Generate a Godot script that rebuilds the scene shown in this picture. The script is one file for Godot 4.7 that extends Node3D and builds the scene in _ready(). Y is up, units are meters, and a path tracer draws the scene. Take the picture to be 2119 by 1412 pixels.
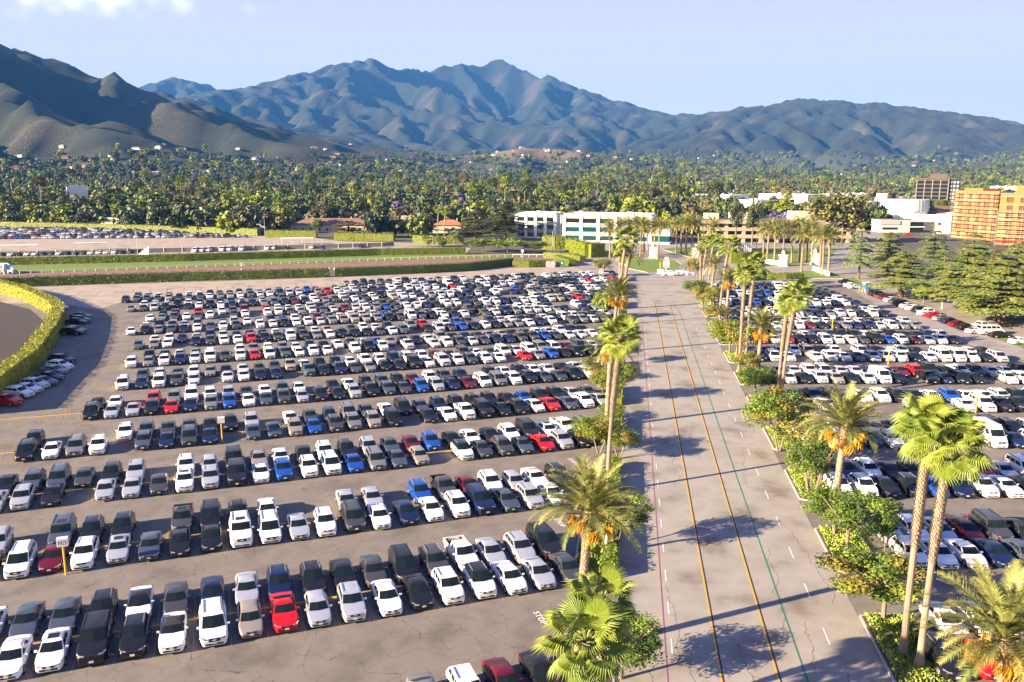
extends Node3D
# A valley car park seen from the air: rows of parked cars, a palm-lined drive, a track, a town in trees and mountains behind.
# x is across, z is towards the camera, metres. The rows of the main lot run along RU, its cars face -RV; the drive runs along DW.

const RU := Vector2(0.94383, -0.33044)
const RV := Vector2(-0.33044, -0.94383)
const DW := Vector2(0.13598, -0.99071)
const DN := Vector2(0.99071, 0.13598)
const SUN_AZ := 66.0
const SUN_EL := 18.5

var taken := {}
var rng := RandomNumberGenerator.new()
var mats := {}


func _ready() -> void:
	var cam := Camera3D.new()
	cam.name = "camera"
	cam.position = Vector3(0, 34, 0)
	cam.rotation = Vector3(-0.195734, 0, 0.0031327)
	cam.fov = 43.75
	cam.near = 0.5
	cam.far = 40000.0
	add_child(cam)
	cam.current = true
	var sky_mat := ProceduralSkyMaterial.new()
	sky_mat.sky_top_color = Color(0.07, 0.17, 0.42)
	sky_mat.sky_horizon_color = Color(0.515, 0.51, 0.505)
	sky_mat.sky_curve = 0.40
	sky_mat.sky_energy_multiplier = 1.0
	sky_mat.ground_bottom_color = Color(0.30, 0.28, 0.24)
	sky_mat.ground_horizon_color = Color(0.55, 0.62, 0.70)
	sky_mat.ground_energy_multiplier = 0.6
	sky_mat.sky_cover = cloud_cover()
	var env := Environment.new()
	env.background_mode = Environment.BG_SKY
	env.sky = Sky.new()
	env.sky.sky_material = sky_mat
	env.tonemap_mode = Environment.TONE_MAPPER_LINEAR
	env.tonemap_exposure = 4.7
	env.sdfgi_enabled = true
	env.ssao_enabled = true
	env.ssil_enabled = true
	env.fog_enabled = true
	env.fog_density = 0.00005
	env.fog_light_color = Color(0.34, 0.64, 1.0)
	var we := WorldEnvironment.new()
	we.name = "world_environment"
	we.environment = env
	add_child(we)
	var sun := DirectionalLight3D.new()
	sun.name = "sun"
	sun.light_energy = 1.6
	sun.light_color = Color(1.0, 0.90, 0.76)
	sun.light_angular_distance = 0.5
	sun.shadow_enabled = true
	var az := deg_to_rad(SUN_AZ)
	var el := deg_to_rad(SUN_EL)
	sun.look_at_from_position(Vector3.ZERO, Vector3(sin(az) * cos(el), -sin(el), -cos(az) * cos(el)))
	add_child(sun)
	make_materials()
	make_terrain()
	make_grounds()
	make_track()
	make_buildings()
	make_town()
	make_strips()
	make_palms()
	make_trees()
	make_cars()
	make_details()


func cloud_cover() -> ImageTexture:
	# a few small low clouds; the rest is clear air
	var im := Image.create(1024, 512, false, Image.FORMAT_RGBA8)
	im.fill(Color(1, 1, 1, 0))
	var n := FastNoiseLite.new()
	n.seed = 5
	n.frequency = 0.05
	n.fractal_octaves = 5
	# azimuth in degrees right of -z, elevation, half width, half height
	for cl in [[-30.6, 7.5, 2.6, 0.55], [-18.2, 5.3, 0.9, 0.3], [64.0, 12.0, 7.0, 1.4], [-118.0, 14.0, 9.0, 2.0], [150.0, 11.0, 10.0, 1.7]]:
		var cx: float = 512.0 + cl[0] / 360.0 * 1024.0
		var cy: float = 256.0 - cl[1] / 180.0 * 512.0
		var hw: float = cl[2] / 360.0 * 1024.0
		var hh: float = cl[3] / 180.0 * 512.0
		for y in range(int(cy - hh * 2 - 2), int(cy + hh * 2 + 3)):
			for x in range(int(cx - hw * 1.6), int(cx + hw * 1.6) + 1):
				var q := Vector2((x - cx) / hw, (y - cy) / hh).length()
				var a := clampf(1.15 - q + n.get_noise_2d(x * 4.0, y * 9.0) * 0.9, 0, 1)
				im.set_pixel(posmod(x, 1024), y, Color(1.0, 0.98, 0.96, a * 0.30))
	return ImageTexture.create_from_image(im)


# ---------------------------------------------------------------- helpers

class MB:
	# collects triangles; front faces run clockwise
	var v := PackedVector3Array()
	var c := PackedColorArray()
	var col := Color(1, 1, 1)

	func tri(a: Vector3, b: Vector3, d: Vector3) -> void:
		v.append(a)
		v.append(b)
		v.append(d)
		c.append(col)
		c.append(col)
		c.append(col)

	func quad(a: Vector3, b: Vector3, d: Vector3, e: Vector3) -> void:
		tri(a, b, d)
		tri(a, d, e)

	func box(p: Vector3, s: Vector3, b := Basis()) -> void:
		var x := b.x * s.x * 0.5
		var y := b.y * s.y * 0.5
		var z := b.z * s.z * 0.5
		var q := [p - x - y - z, p + x - y - z, p + x + y - z, p - x + y - z, p - x - y + z, p + x - y + z, p + x + y + z, p - x + y + z]
		quad(q[4], q[7], q[6], q[5])
		quad(q[1], q[2], q[3], q[0])
		quad(q[5], q[6], q[2], q[1])
		quad(q[0], q[3], q[7], q[4])
		quad(q[7], q[3], q[2], q[6])
		quad(q[0], q[4], q[5], q[1])

	func beam(a: Vector3, b: Vector3, w: float, h: float) -> void:
		var d := b - a
		var z := d.normalized()
		var up := Vector3.UP if absf(z.y) < 0.95 else Vector3.RIGHT
		var x := up.cross(z).normalized()
		box((a + b) * 0.5, Vector3(w, h, d.length()), Basis(x, z.cross(x), z))

	func tube(a: Vector3, b: Vector3, ra: float, rb: float, n := 8, capped := true) -> void:
		var z := (b - a).normalized()
		var up := Vector3.UP if absf(z.y) < 0.95 else Vector3.RIGHT
		var x := up.cross(z).normalized()
		var y := z.cross(x)
		for i in n:
			var p := x * cos(TAU * i / n) + y * sin(TAU * i / n)
			var q := x * cos(TAU * (i + 1) / n) + y * sin(TAU * (i + 1) / n)
			quad(a + p * ra, a + q * ra, b + q * rb, b + p * rb)
			if capped:
				tri(b + p * rb, b + q * rb, b)
				tri(a + q * ra, a + p * ra, a)

	func put(o: MB, t: Transform3D, tint := Color(1, 1, 1)) -> void:
		for i in o.v.size():
			v.append(t * o.v[i])
			c.append(o.c[i] * tint)

	func flat(into: ArrayMesh = null) -> ArrayMesh:
		var am := into if into else ArrayMesh.new()
		var a := []
		a.resize(Mesh.ARRAY_MAX)
		a[Mesh.ARRAY_VERTEX] = v
		a[Mesh.ARRAY_COLOR] = c
		am.add_surface_from_arrays(Mesh.PRIMITIVE_TRIANGLES, a)
		return am

	func smooth(angle := 40.0, into: ArrayMesh = null) -> ArrayMesh:
		# shared normals wherever faces meet at less than that angle
		var am := into if into else ArrayMesh.new()
		var at := {}
		var fn := PackedVector3Array()
		fn.resize(v.size() / 3)
		for f in fn.size():
			fn[f] = (v[f * 3 + 2] - v[f * 3]).cross(v[f * 3 + 1] - v[f * 3])
			for k in 3:
				var key := Vector3i((v[f * 3 + k] * 500.0).round())
				if at.has(key):
					at[key].append(f)
				else:
					at[key] = [f]
		var nn := PackedVector3Array()
		nn.resize(v.size())
		var least := cos(deg_to_rad(angle))
		for i in v.size():
			var own := fn[i / 3].normalized()
			var sum := Vector3.ZERO
			for f in at[Vector3i((v[i] * 500.0).round())]:
				if fn[f].normalized().dot(own) > least:
					sum += fn[f]
			nn[i] = sum.normalized() if sum.length() > 1e-9 else Vector3.UP
		var a := []
		a.resize(Mesh.ARRAY_MAX)
		a[Mesh.ARRAY_VERTEX] = v
		a[Mesh.ARRAY_NORMAL] = nn
		a[Mesh.ARRAY_COLOR] = c
		am.add_surface_from_arrays(Mesh.PRIMITIVE_TRIANGLES, a)
		return am


func numbered(called: String) -> String:
	var n: int = taken.get(called, 0)
	taken[called] = n + 1
	return called if n == 0 else "%s_%03d" % [called, n]


func tag(o: Node, label: String, category: String, group := "", kind := "") -> void:
	if label:
		o.set_meta("label", label)
	if category:
		o.set_meta("category", category)
	if group:
		o.set_meta("group", group)
	if kind:
		o.set_meta("kind", kind)


func thing(called: String, label: String, category: String, at: Vector3, turn := 0.0, group := "") -> Node3D:
	var o := Node3D.new()
	o.name = numbered(called)
	o.position = at
	o.rotation.y = turn
	tag(o, label, category, group)
	add_child(o)
	return o


func part(called: String, mesh: Mesh, m: Material, parent: Node = null, at := Transform3D()) -> MeshInstance3D:
	var o := MeshInstance3D.new()
	o.mesh = mesh
	if m:
		for k in mesh.get_surface_count():
			o.set_surface_override_material(k, m)
	o.transform = at
	o.name = called
	if parent:
		parent.add_child(o, true)
	else:
		o.name = numbered(called)
		add_child(o)
	return o


func structure(called: String, mesh: Mesh, m: Material) -> MeshInstance3D:
	var o := part(called, mesh, m)
	o.set_meta("kind", "structure")
	return o


func g3(p: Vector2, y := 0.0) -> Vector3:
	return Vector3(p.x, y, p.y)


func row_at(a: float, b: float) -> Vector2:
	return RU * a + RV * b


func drive_at(n: float, w: float) -> Vector2:
	return DN * n + DW * w


func sheet_mesh(pts: Array, y: float) -> ArrayMesh:
	var mb := MB.new()
	var pp := PackedVector2Array(pts)
	var idx := Geometry2D.triangulate_polygon(pp)
	for t in range(0, idx.size(), 3):
		var a := g3(pp[idx[t]], y)
		var b := g3(pp[idx[t + 1]], y)
		var d := g3(pp[idx[t + 2]], y)
		if (d - a).cross(b - a).y < 0:
			mb.tri(a, d, b)
		else:
			mb.tri(a, b, d)
	return mb.flat()


func sheet(called: String, pts: Array, y: float, m: Material) -> MeshInstance3D:
	return structure(called, sheet_mesh(pts, y), m)


func stripe(mb: MB, a: Vector2, b: Vector2, w: float, y: float) -> void:
	var d := (b - a).normalized()
	var s := Vector2(-d.y, d.x) * w * 0.5
	mb.quad(g3(a - s, y), g3(b - s, y), g3(b + s, y), g3(a + s, y))


func grow(a: float, b: float) -> float:
	return rng.randf_range(a, b)


func noise_tex(size: int, freq: float, ramp: Array, seed_ := 1, cellular := false, octaves := 4) -> NoiseTexture2D:
	var n := FastNoiseLite.new()
	n.seed = seed_
	n.frequency = freq
	n.fractal_octaves = octaves
	if cellular:
		n.noise_type = FastNoiseLite.TYPE_CELLULAR
		n.cellular_return_type = FastNoiseLite.RETURN_DISTANCE2_SUB
		n.cellular_jitter = 1.0
		n.fractal_type = FastNoiseLite.FRACTAL_NONE
		n.domain_warp_enabled = true
		n.domain_warp_amplitude = 40.0
		n.domain_warp_frequency = 0.012
		n.domain_warp_fractal_octaves = 4
	else:
		n.noise_type = FastNoiseLite.TYPE_SIMPLEX_SMOOTH
	var t := NoiseTexture2D.new()
	t.width = size
	t.height = size
	t.seamless = true
	t.noise = n
	var gr := Gradient.new()
	gr.offsets = PackedFloat32Array(ramp.map(func(r): return r[0]))
	gr.colors = PackedColorArray(ramp.map(func(r): return r[1]))
	t.color_ramp = gr
	return t


func grey(a: float) -> Color:
	return Color(a, a, a)


func lin(r: float, g: float, b: float) -> Color:
	return Color(r, g, b).linear_to_srgb()


func plain(key: String, col: Color, rough := 0.8, metal := 0.0, coat := 0.0) -> StandardMaterial3D:
	if mats.has(key):
		return mats[key]
	var m := StandardMaterial3D.new()
	m.resource_name = key
	m.albedo_color = col
	m.roughness = rough
	m.metallic = metal
	if coat > 0.0:
		m.clearcoat_enabled = true
		m.clearcoat = coat
		m.clearcoat_roughness = 0.06
		m.metallic_specular = 0.2
	mats[key] = m
	return m


func tinted(key: String, rough := 0.8) -> StandardMaterial3D:
	var m := plain(key, Color(1, 1, 1), rough)
	m.vertex_color_use_as_albedo = true
	return m


func ground_mat(key: String, col: Color, metres: float, broad: Array, fine_metres := 0.0, fine: NoiseTexture2D = null, rough := 0.9) -> StandardMaterial3D:
	var m := plain(key, col, rough)
	m.albedo_texture = noise_tex(1024, 0.006, broad, key.length() * 7)
	m.uv1_triplanar = true
	m.uv1_world_triplanar = true
	m.uv1_scale = Vector3.ONE / metres
	if fine:
		m.detail_enabled = true
		m.detail_blend_mode = BaseMaterial3D.BLEND_MODE_MUL
		m.detail_uv_layer = BaseMaterial3D.DETAIL_UV_2
		m.detail_albedo = fine
		m.uv2_triplanar = true
		m.uv2_world_triplanar = true
		m.uv2_scale = Vector3.ONE / fine_metres
	return m


func make_materials() -> void:
	var soft := [[0.0, grey(0.80)], [0.35, grey(0.93)], [0.6, grey(1.0)], [1.0, grey(0.88)]]
	var cracks := noise_tex(2048, 0.006, [[0.0, grey(0.66)], [0.006, grey(0.78)], [0.016, grey(1.0)], [1.0, grey(0.97)]], 11, true)
	var grain := noise_tex(1024, 0.12, [[0.0, grey(0.82)], [0.5, grey(1.0)], [1.0, grey(0.9)]], 3)
	ground_mat("asphalt", lin(0.185, 0.163, 0.141), 34.0, soft, 26.0, cracks)
	ground_mat("drive_asphalt", lin(0.335, 0.310, 0.272), 47.0, [[0.0, Color(0.74, 0.71, 0.66)], [0.3, grey(0.93)], [0.6, grey(1.0)], [1.0, grey(0.88)]], 7.0, grain)
	ground_mat("pale_asphalt", lin(0.40, 0.335, 0.265), 60.0, soft, 9.0, grain)
	ground_mat("street_asphalt", lin(0.31, 0.28, 0.255), 60.0, soft, 9.0, grain)
	ground_mat("dirt", lin(0.25, 0.135, 0.092), 25.0, soft, 4.0, grain)
	ground_mat("lawn", lin(0.15, 0.235, 0.022), 18.0, [[0.0, grey(0.7)], [0.5, grey(1.0)], [1.0, grey(0.8)]], 3.0, grain)
	ground_mat("soil", lin(0.10, 0.075, 0.05), 12.0, soft, 3.0, grain)
	ground_mat("valley", lin(0.12, 0.11, 0.07), 70.0, [[0.0, grey(0.55)], [0.5, grey(1.0)], [1.0, grey(0.7)]], 11.0, grain)
	ground_mat("mound", lin(0.042, 0.035, 0.031), 9.0, soft, 2.0, grain)  # brown soil, with shade from trees out of view put into its colour
	var hill := ground_mat("hill", Color(1, 1, 1), 900.0, [[0.0, grey(0.75)], [0.5, grey(1.0)], [1.0, grey(0.8)]], 260.0, noise_tex(1024, 0.05, [[0.0, grey(0.40)], [0.42, grey(0.62)], [0.55, grey(1.0)], [1.0, grey(1.25)]], 9, false, 5), 1.0)
	hill.vertex_color_use_as_albedo = true
	tinted("leaf", 0.6)
	mats.leaf.backlight_enabled = true
	mats.leaf.backlight = Color(0.35, 0.35, 0.35)
	tinted("bark", 0.95)
	tinted("paintwork", 0.7)
	plain("yellow_line", lin(0.62, 0.33, 0.035), 0.7)
	plain("lot_line", lin(0.30, 0.21, 0.07), 0.8)
	plain("green_line", lin(0.015, 0.17, 0.10), 0.7)
	plain("purple_line", lin(0.26, 0.06, 0.13), 0.7)
	plain("black_line", lin(0.015, 0.015, 0.015), 0.8)
	plain("white_line", lin(0.62, 0.6, 0.57), 0.7)
	plain("concrete", lin(0.42, 0.39, 0.35), 0.85)
	plain("white", lin(0.78, 0.77, 0.75), 0.6)
	plain("sign_yellow", lin(0.75, 0.42, 0.01), 0.5)
	plain("black_ink", lin(0.02, 0.02, 0.025), 0.7)
	plain("glass", lin(0.010, 0.016, 0.017), 0.06).metallic_specular = 0.35
	plain("tyre", lin(0.016, 0.016, 0.017), 0.85)
	plain("rim", lin(0.45, 0.45, 0.46), 0.35, 0.7)
	plain("dark_trim", lin(0.014, 0.014, 0.016), 0.4)
	plain("headlight", lin(0.38, 0.40, 0.42), 0.08, 0.5, 1.0)
	plain("tail_light", lin(0.35, 0.012, 0.015), 0.2, 0.0, 1.0)
	plain("plate", lin(0.6, 0.62, 0.66), 0.5)
	plain("rail_metal", lin(0.55, 0.55, 0.56), 0.35, 0.8)
	plain("soft_top", lin(0.018, 0.018, 0.02), 0.85)
	plain("teal_glass", lin(0.008, 0.06, 0.07), 0.08)
	plain("dark_glass", lin(0.012, 0.018, 0.024), 0.08)
	plain("grey_panel", lin(0.30, 0.30, 0.30), 0.7)
	plain("tan_wall", lin(0.42, 0.33, 0.25), 0.8)
	plain("plywood", lin(0.36, 0.135, 0.042), 0.8)
	plain("scaffold", lin(0.42, 0.34, 0.25), 0.5, 0.3)
	plain("steel", lin(0.4, 0.42, 0.44), 0.5, 0.4)
	plain("screen_cloth", lin(0.20, 0.21, 0.19), 0.8)



# ---------------------------------------------------------------- mountains and the valley floor

const TX0 := -5600.0
const TZ0 := -640.0
const TX1 := 6400.0
const TZ1 := -10400.0
const TSTEP := 32.0
var tw := 0
var th := 0
var land := PackedFloat32Array()
var hill_noise := FastNoiseLite.new()


func valley_height(x: float, z: float) -> float:
	var r := Vector2(x, z).length()
	return maxf(0.0, r - 560.0) * 0.0215 + maxf(0.0, r - 2600.0) * 0.012


func land_height(x: float, z: float) -> float:
	if z > TZ0 - TSTEP or land.is_empty():
		return maxf(0.0, valley_height(x, z) - 0.5)
	var fx := clampf((x - TX0) / TSTEP, 0, tw - 1.001)
	var fz := clampf((TZ0 - z) / TSTEP, 0, th - 1.001)
	var i := int(fx)
	var j := int(fz)
	fx -= i
	fz -= j
	var k := j * tw + i
	return lerpf(lerpf(land[k], land[k + 1], fx), lerpf(land[k + tw], land[k + tw + 1], fx), fz)


# crest line, reach towards the camera, reach behind, steepness
func ridges() -> Array:
	return [
		[[Vector3(-1805, 467, -2270), Vector3(-1669, 458, -2553), Vector3(-1671, 445, -2904), Vector3(-1715, 435, -3278), Vector3(-1723, 426, -3665), Vector3(-1694, 390, -4061), Vector3(-1629, 311, -4409), Vector3(-1566, 279, -4643), Vector3(-1415, 229, -5004), Vector3(-1279, 162, -5349), Vector3(-1152, 98, -5582)], 1700.0, 1500.0, 0.95],
		[[Vector3(-4109, 618, -7782), Vector3(-3841, 754, -8139), Vector3(-3627, 831, -8346), Vector3(-3497, 863, -8401), Vector3(-3235, 919, -8506), Vector3(-2990, 879, -8595), Vector3(-2821, 827, -8862), Vector3(-2518, 802, -9160)], 2600.0, 2000.0, 1.0],
		[[Vector3(-2185, 389, -5909), Vector3(-2164, 472, -6235), Vector3(-2112, 584, -6569), Vector3(-2070, 662, -6739), Vector3(-1875, 748, -7055), Vector3(-1717, 850, -7301), Vector3(-1486, 939, -7555), Vector3(-1261, 1005, -7697), Vector3(-1086, 934, -7775), Vector3(-830, 947, -7957), Vector3(-592, 1011, -8279), Vector3(-168, 1083, -8498), Vector3(130, 990, -8299), Vector3(432, 838, -7988), Vector3(783, 676, -7560), Vector3(1092, 538, -7117), Vector3(1285, 474, -6881)], 3150.0, 2600.0, 1.05],
		[[Vector3(-1262, 989, -7697), Vector3(-1452, 741, -7154), Vector3(-1510, 530, -6528), Vector3(-1600, 318, -5783), Vector3(-1658, 215, -5244), Vector3(-1719, 150, -4908)], 1000.0, 900.0, 1.0],
		[[Vector3(-1086, 926, -7775), Vector3(-955, 728, -7237), Vector3(-879, 541, -6642), Vector3(-921, 301, -5828), Vector3(-982, 113, -5107)], 1000.0, 900.0, 1.0],
		[[Vector3(-592, 994, -8279), Vector3(-523, 668, -7281), Vector3(-574, 443, -6475), Vector3(-650, 205, -5562), Vector3(-718, 79, -4948)], 900.0, 900.0, 1.0],
		[[Vector3(-168, 1065, -8498), Vector3(16, 717, -7600), Vector3(91, 527, -6899), Vector3(-36, 302, -6000), Vector3(-231, 152, -5145)], 1000.0, 900.0, 1.0],
		[[Vector3(432, 829, -7988), Vector3(469, 586, -7185), Vector3(310, 360, -6292), Vector3(180, 206, -5497)], 900.0, 900.0, 1.0],
		[[Vector3(783, 668, -7560), Vector3(826, 434, -6548), Vector3(644, 254, -5563), Vector3(495, 150, -4975)], 900.0, 900.0, 1.0],
		[[Vector3(1048, 462, -6820), Vector3(1264, 462, -6580), Vector3(1558, 486, -6311), Vector3(1847, 519, -6128), Vector3(1966, 540, -5985), Vector3(2185, 516, -5909), Vector3(2478, 489, -5792), Vector3(2748, 421, -5558), Vector3(2906, 386, -5364), Vector3(3025, 316, -5182), Vector3(3342, 169, -4862)], 2500.0, 2600.0, 1.05],
		[[Vector3(1967, 527, -5985), Vector3(1595, 350, -5368), Vector3(1305, 211, -4723)], 800.0, 800.0, 1.0],
		[[Vector3(2478, 483, -5792), Vector3(2077, 303, -5093), Vector3(1757, 167, -4467)], 800.0, 800.0, 1.0],
		[[Vector3(2824, 401, -5464), Vector3(2360, 240, -4746), Vector3(2000, 124, -4143)], 800.0, 800.0, 1.0],
		[[Vector3(742, 78, -3931), Vector3(882, 180, -4311), Vector3(1085, 244, -4470), Vector3(1344, 217, -4504), Vector3(1675, 200, -4391), Vector3(1898, 167, -4080), Vector3(2103, 109, -3578)], 1000.0, 900.0, 1.0],
		[[Vector3(-296, 41, -2784), Vector3(-178, 80, -2895), Vector3(-84, 119, -2999), Vector3(49, 146, -3050), Vector3(150, 143, -3046), Vector3(313, 105, -2984), Vector3(430, 66, -2868), Vector3(520, 44, -2751)], 620.0, 700.0, 0.9],
		[[Vector3(-1343, 93, -2570), Vector3(-1313, 161, -2697), Vector3(-1275, 131, -2771), Vector3(-1183, 121, -2919), Vector3(-1104, 134, -3110), Vector3(-1007, 108, -3352), Vector3(-919, 75, -3584)], 520.0, 600.0, 0.9],
		[[Vector3(-1619, 159, -2526), Vector3(-1518, 149, -2588), Vector3(-1429, 135, -2581)], 560.0, 600.0, 0.9],
	]


func erode(h: PackedFloat32Array, w: int, d: int, step: float, rounds: int, strength: float) -> PackedFloat32Array:
	# running water: each cell drains to its lowest neighbour, and cuts down in step with the area it drains
	var count := w * d
	var nb := PackedInt32Array([-1, 1, -w, w, -w - 1, -w + 1, w - 1, w + 1])
	var nl := PackedFloat32Array([step, step, step, step, step * 1.4142, step * 1.4142, step * 1.4142, step * 1.4142])
	var to := PackedInt32Array()
	to.resize(count)
	var far := PackedFloat32Array()
	far.resize(count)
	var area := PackedFloat32Array()
	var order := PackedInt64Array()
	order.resize(count)
	for r in rounds:
		for k in count:
			order[k] = (int(h[k] * 16.0 + 4096.0) << 24) | k
			to[k] = -1
		for j in range(1, d - 1):
			for i in range(1, w - 1):
				var k := j * w + i
				var best := 0.0
				var hk := h[k]
				for m in 8:
					var s := (hk - h[k + nb[m]]) / nl[m]
					if s > best:
						best = s
						to[k] = k + nb[m]
						far[k] = nl[m]
		order.sort()
		area.clear()
		area.resize(count)
		area.fill(step * step)
		for n in range(count - 1, -1, -1):
			var k := int(order[n] & 0xFFFFFF)
			if to[k] >= 0:
				area[to[k]] += area[k]
		for n in count:
			var k := int(order[n] & 0xFFFFFF)
			var t := to[k]
			if t >= 0:
				var f := strength * sqrt(area[k]) / far[k]
				var lower := h[t]
				var hn := (h[k] + f * lower) / (1.0 + f)
				h[k] = minf(hn, lower + far[k] * 0.95)
	return h


func make_terrain() -> void:
	var coarse := 64.0
	var cw := int((TX1 - TX0) / coarse) + 1
	var cd := int((TZ0 - TZ1) / coarse) + 1
	var h := PackedFloat32Array()
	h.resize(cw * cd)
	hill_noise.seed = 21
	hill_noise.frequency = 1.0 / 900.0
	hill_noise.fractal_octaves = 5
	for j in cd:
		for i in cw:
			h[j * cw + i] = valley_height(TX0 + i * coarse, TZ0 - j * coarse)
	for rd in ridges():
		var pts: Array = rd[0]
		var reach := maxf(rd[1], rd[2])
		for s in pts.size() - 1:
			var a: Vector3 = pts[s]
			var b: Vector3 = pts[s + 1]
			var a2 := Vector2(a.x, a.z)
			var ab := Vector2(b.x, b.z) - a2
			var i0 := maxi(0, int((minf(a.x, b.x) - reach - TX0) / coarse))
			var i1 := mini(cw - 1, int((maxf(a.x, b.x) + reach - TX0) / coarse) + 1)
			var j0 := maxi(0, int((TZ0 - maxf(a.z, b.z) - reach) / coarse))
			var j1 := mini(cd - 1, int((TZ0 - minf(a.z, b.z) + reach) / coarse) + 1)
			for j in range(j0, j1 + 1):
				for i in range(i0, i1 + 1):
					var p := Vector2(TX0 + i * coarse, TZ0 - j * coarse)
					var t := clampf((p - a2).dot(ab) / ab.length_squared(), 0, 1)
					var q := a2 + ab * t
					var dist := p.distance_to(q)
					var side: float = rd[1] if p.length() < q.length() else rd[2]
					if dist >= side:
						continue
					var top := lerpf(a.y, b.y, t)
					var floor_h := valley_height(p.x, p.y)
					var share := pow(1.0 - dist / side, 1.15 * rd[3])
					var wob := 1.0 + hill_noise.get_noise_2d(p.x, p.y) * 0.16 * smoothstep(0.0, 0.35, dist / side)
					var y := floor_h + maxf(0.0, top - floor_h) * minf(1.0, share * wob)
					var k := j * cw + i
					if y > h[k]:
						h[k] = y
	for j in cd:
		for i in cw:
			var k := j * cw + i
			var up := smoothstep(20.0, 260.0, h[k] - valley_height(TX0 + i * coarse, TZ0 - j * coarse))
			h[k] += (hill_noise.get_noise_2d(i * coarse * 2.2, j * coarse * 2.2) * 40.0 + hill_noise.get_noise_2d(j * coarse * 6.0, i * coarse * 6.0) * 42.0) * up
	h = erode(h, cw, cd, coarse, 18, 0.09)
	# twice as fine, with smaller gullies of its own
	tw = int((TX1 - TX0) / TSTEP) + 1
	th = int((TZ0 - TZ1) / TSTEP) + 1
	land.resize(tw * th)
	for j in th:
		for i in tw:
			var fx := minf(i * TSTEP / coarse, cw - 1.001)
			var fz := minf(j * TSTEP / coarse, cd - 1.001)
			var ci := int(fx)
			var cj := int(fz)
			fx -= ci
			fz -= cj
			var k := cj * cw + ci
			var y := lerpf(lerpf(h[k], h[k + 1], fx), lerpf(h[k + cw], h[k + cw + 1], fx), fz)
			var x := TX0 + i * TSTEP
			var z := TZ0 - j * TSTEP
			var up := smoothstep(15.0, 200.0, y - valley_height(x, z))
			y += (hill_noise.get_noise_2d(x * 6.5, z * 6.5) * 30.0 + hill_noise.get_noise_2d(x * 15.0 + 900.0, z * 15.0) * 15.0) * up
			land[j * tw + i] = y
	land = erode(land, tw, th, TSTEP, 8, 0.09)
	fit_skyline()
	var v := PackedVector3Array()
	var nn := PackedVector3Array()
	var col := PackedColorArray()
	var idx := PackedInt32Array()
	v.resize(tw * th)
	nn.resize(tw * th)
	col.resize(tw * th)
	var tone := FastNoiseLite.new()
	tone.seed = 4
	tone.frequency = 1.0 / 420.0
	tone.fractal_octaves = 5
	for j in th:
		for i in tw:
			var k := j * tw + i
			var x := TX0 + i * TSTEP
			var z := TZ0 - j * TSTEP
			var y := land[k]
			v[k] = Vector3(x, y - (1.5 if j == 0 else 0.0), z)
			var n := Vector3(land[j * tw + maxi(i - 1, 0)] - land[j * tw + mini(i + 1, tw - 1)], 2.0 * TSTEP, land[mini(j + 1, th - 1) * tw + i] - land[maxi(j - 1, 0) * tw + i]).normalized()
			nn[k] = n
			var steep := 1.0 - n.y
			var t := tone.get_noise_2d(x, z)
			var dry := smoothstep(0.1, 0.55, t * 1.2 + steep * 0.8 - 0.16)
			var rel := y - valley_height(x, z)
			var c := Color(0.024, 0.038, 0.022).lerp(Color(0.15, 0.120, 0.085), dry * 0.5)
			# the low knoll in the middle and the far right slopes are dry grass
			var knoll := clampf(1.2 - Vector2((x - 130.0) / 620.0, (z + 2990.0) / 560.0).length(), 0, 1) * smoothstep(8.0, 40.0, rel)
			knoll = maxf(knoll, 0.55 * smoothstep(2600.0, 3800.0, x + t * 1500.0) * smoothstep(60.0, 250.0, rel))
			c = c.lerp(Color(0.27, 0.19, 0.095), clampf(knoll * (0.75 + t * 1.6), 0, 0.9))
			if rel < 12.0:
				c = Color(0.07, 0.08, 0.04)
			col[k] = c
	for j in th - 1:
		for i in tw - 1:
			var k := j * tw + i
			idx.append_array([k, k + tw, k + tw + 1, k, k + tw + 1, k + 1])
	var a := []
	a.resize(Mesh.ARRAY_MAX)
	a[Mesh.ARRAY_VERTEX] = v
	a[Mesh.ARRAY_NORMAL] = nn
	a[Mesh.ARRAY_COLOR] = col
	a[Mesh.ARRAY_INDEX] = idx
	var am := ArrayMesh.new()
	am.add_surface_from_arrays(Mesh.PRIMITIVE_TRIANGLES, a)
	structure("mountains", am, mats.hill)


func crest_angles() -> PackedFloat32Array:
	# how high the land stands in each direction, in 150 directions from -36 to 36 degrees
	var best := PackedFloat32Array()
	best.resize(150)
	best.fill(-1.0)
	for j in th:
		for i in tw:
			var x := TX0 + i * TSTEP
			var z := TZ0 - j * TSTEP
			var b := int((rad_to_deg(atan2(x, -z)) + 36.0) / 72.0 * 150.0)
			if b >= 0 and b < 150:
				var e := (land[j * tw + i] - 34.0) / sqrt(x * x + z * z)
				if e > best[b]:
					best[b] = e
	return best


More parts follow.
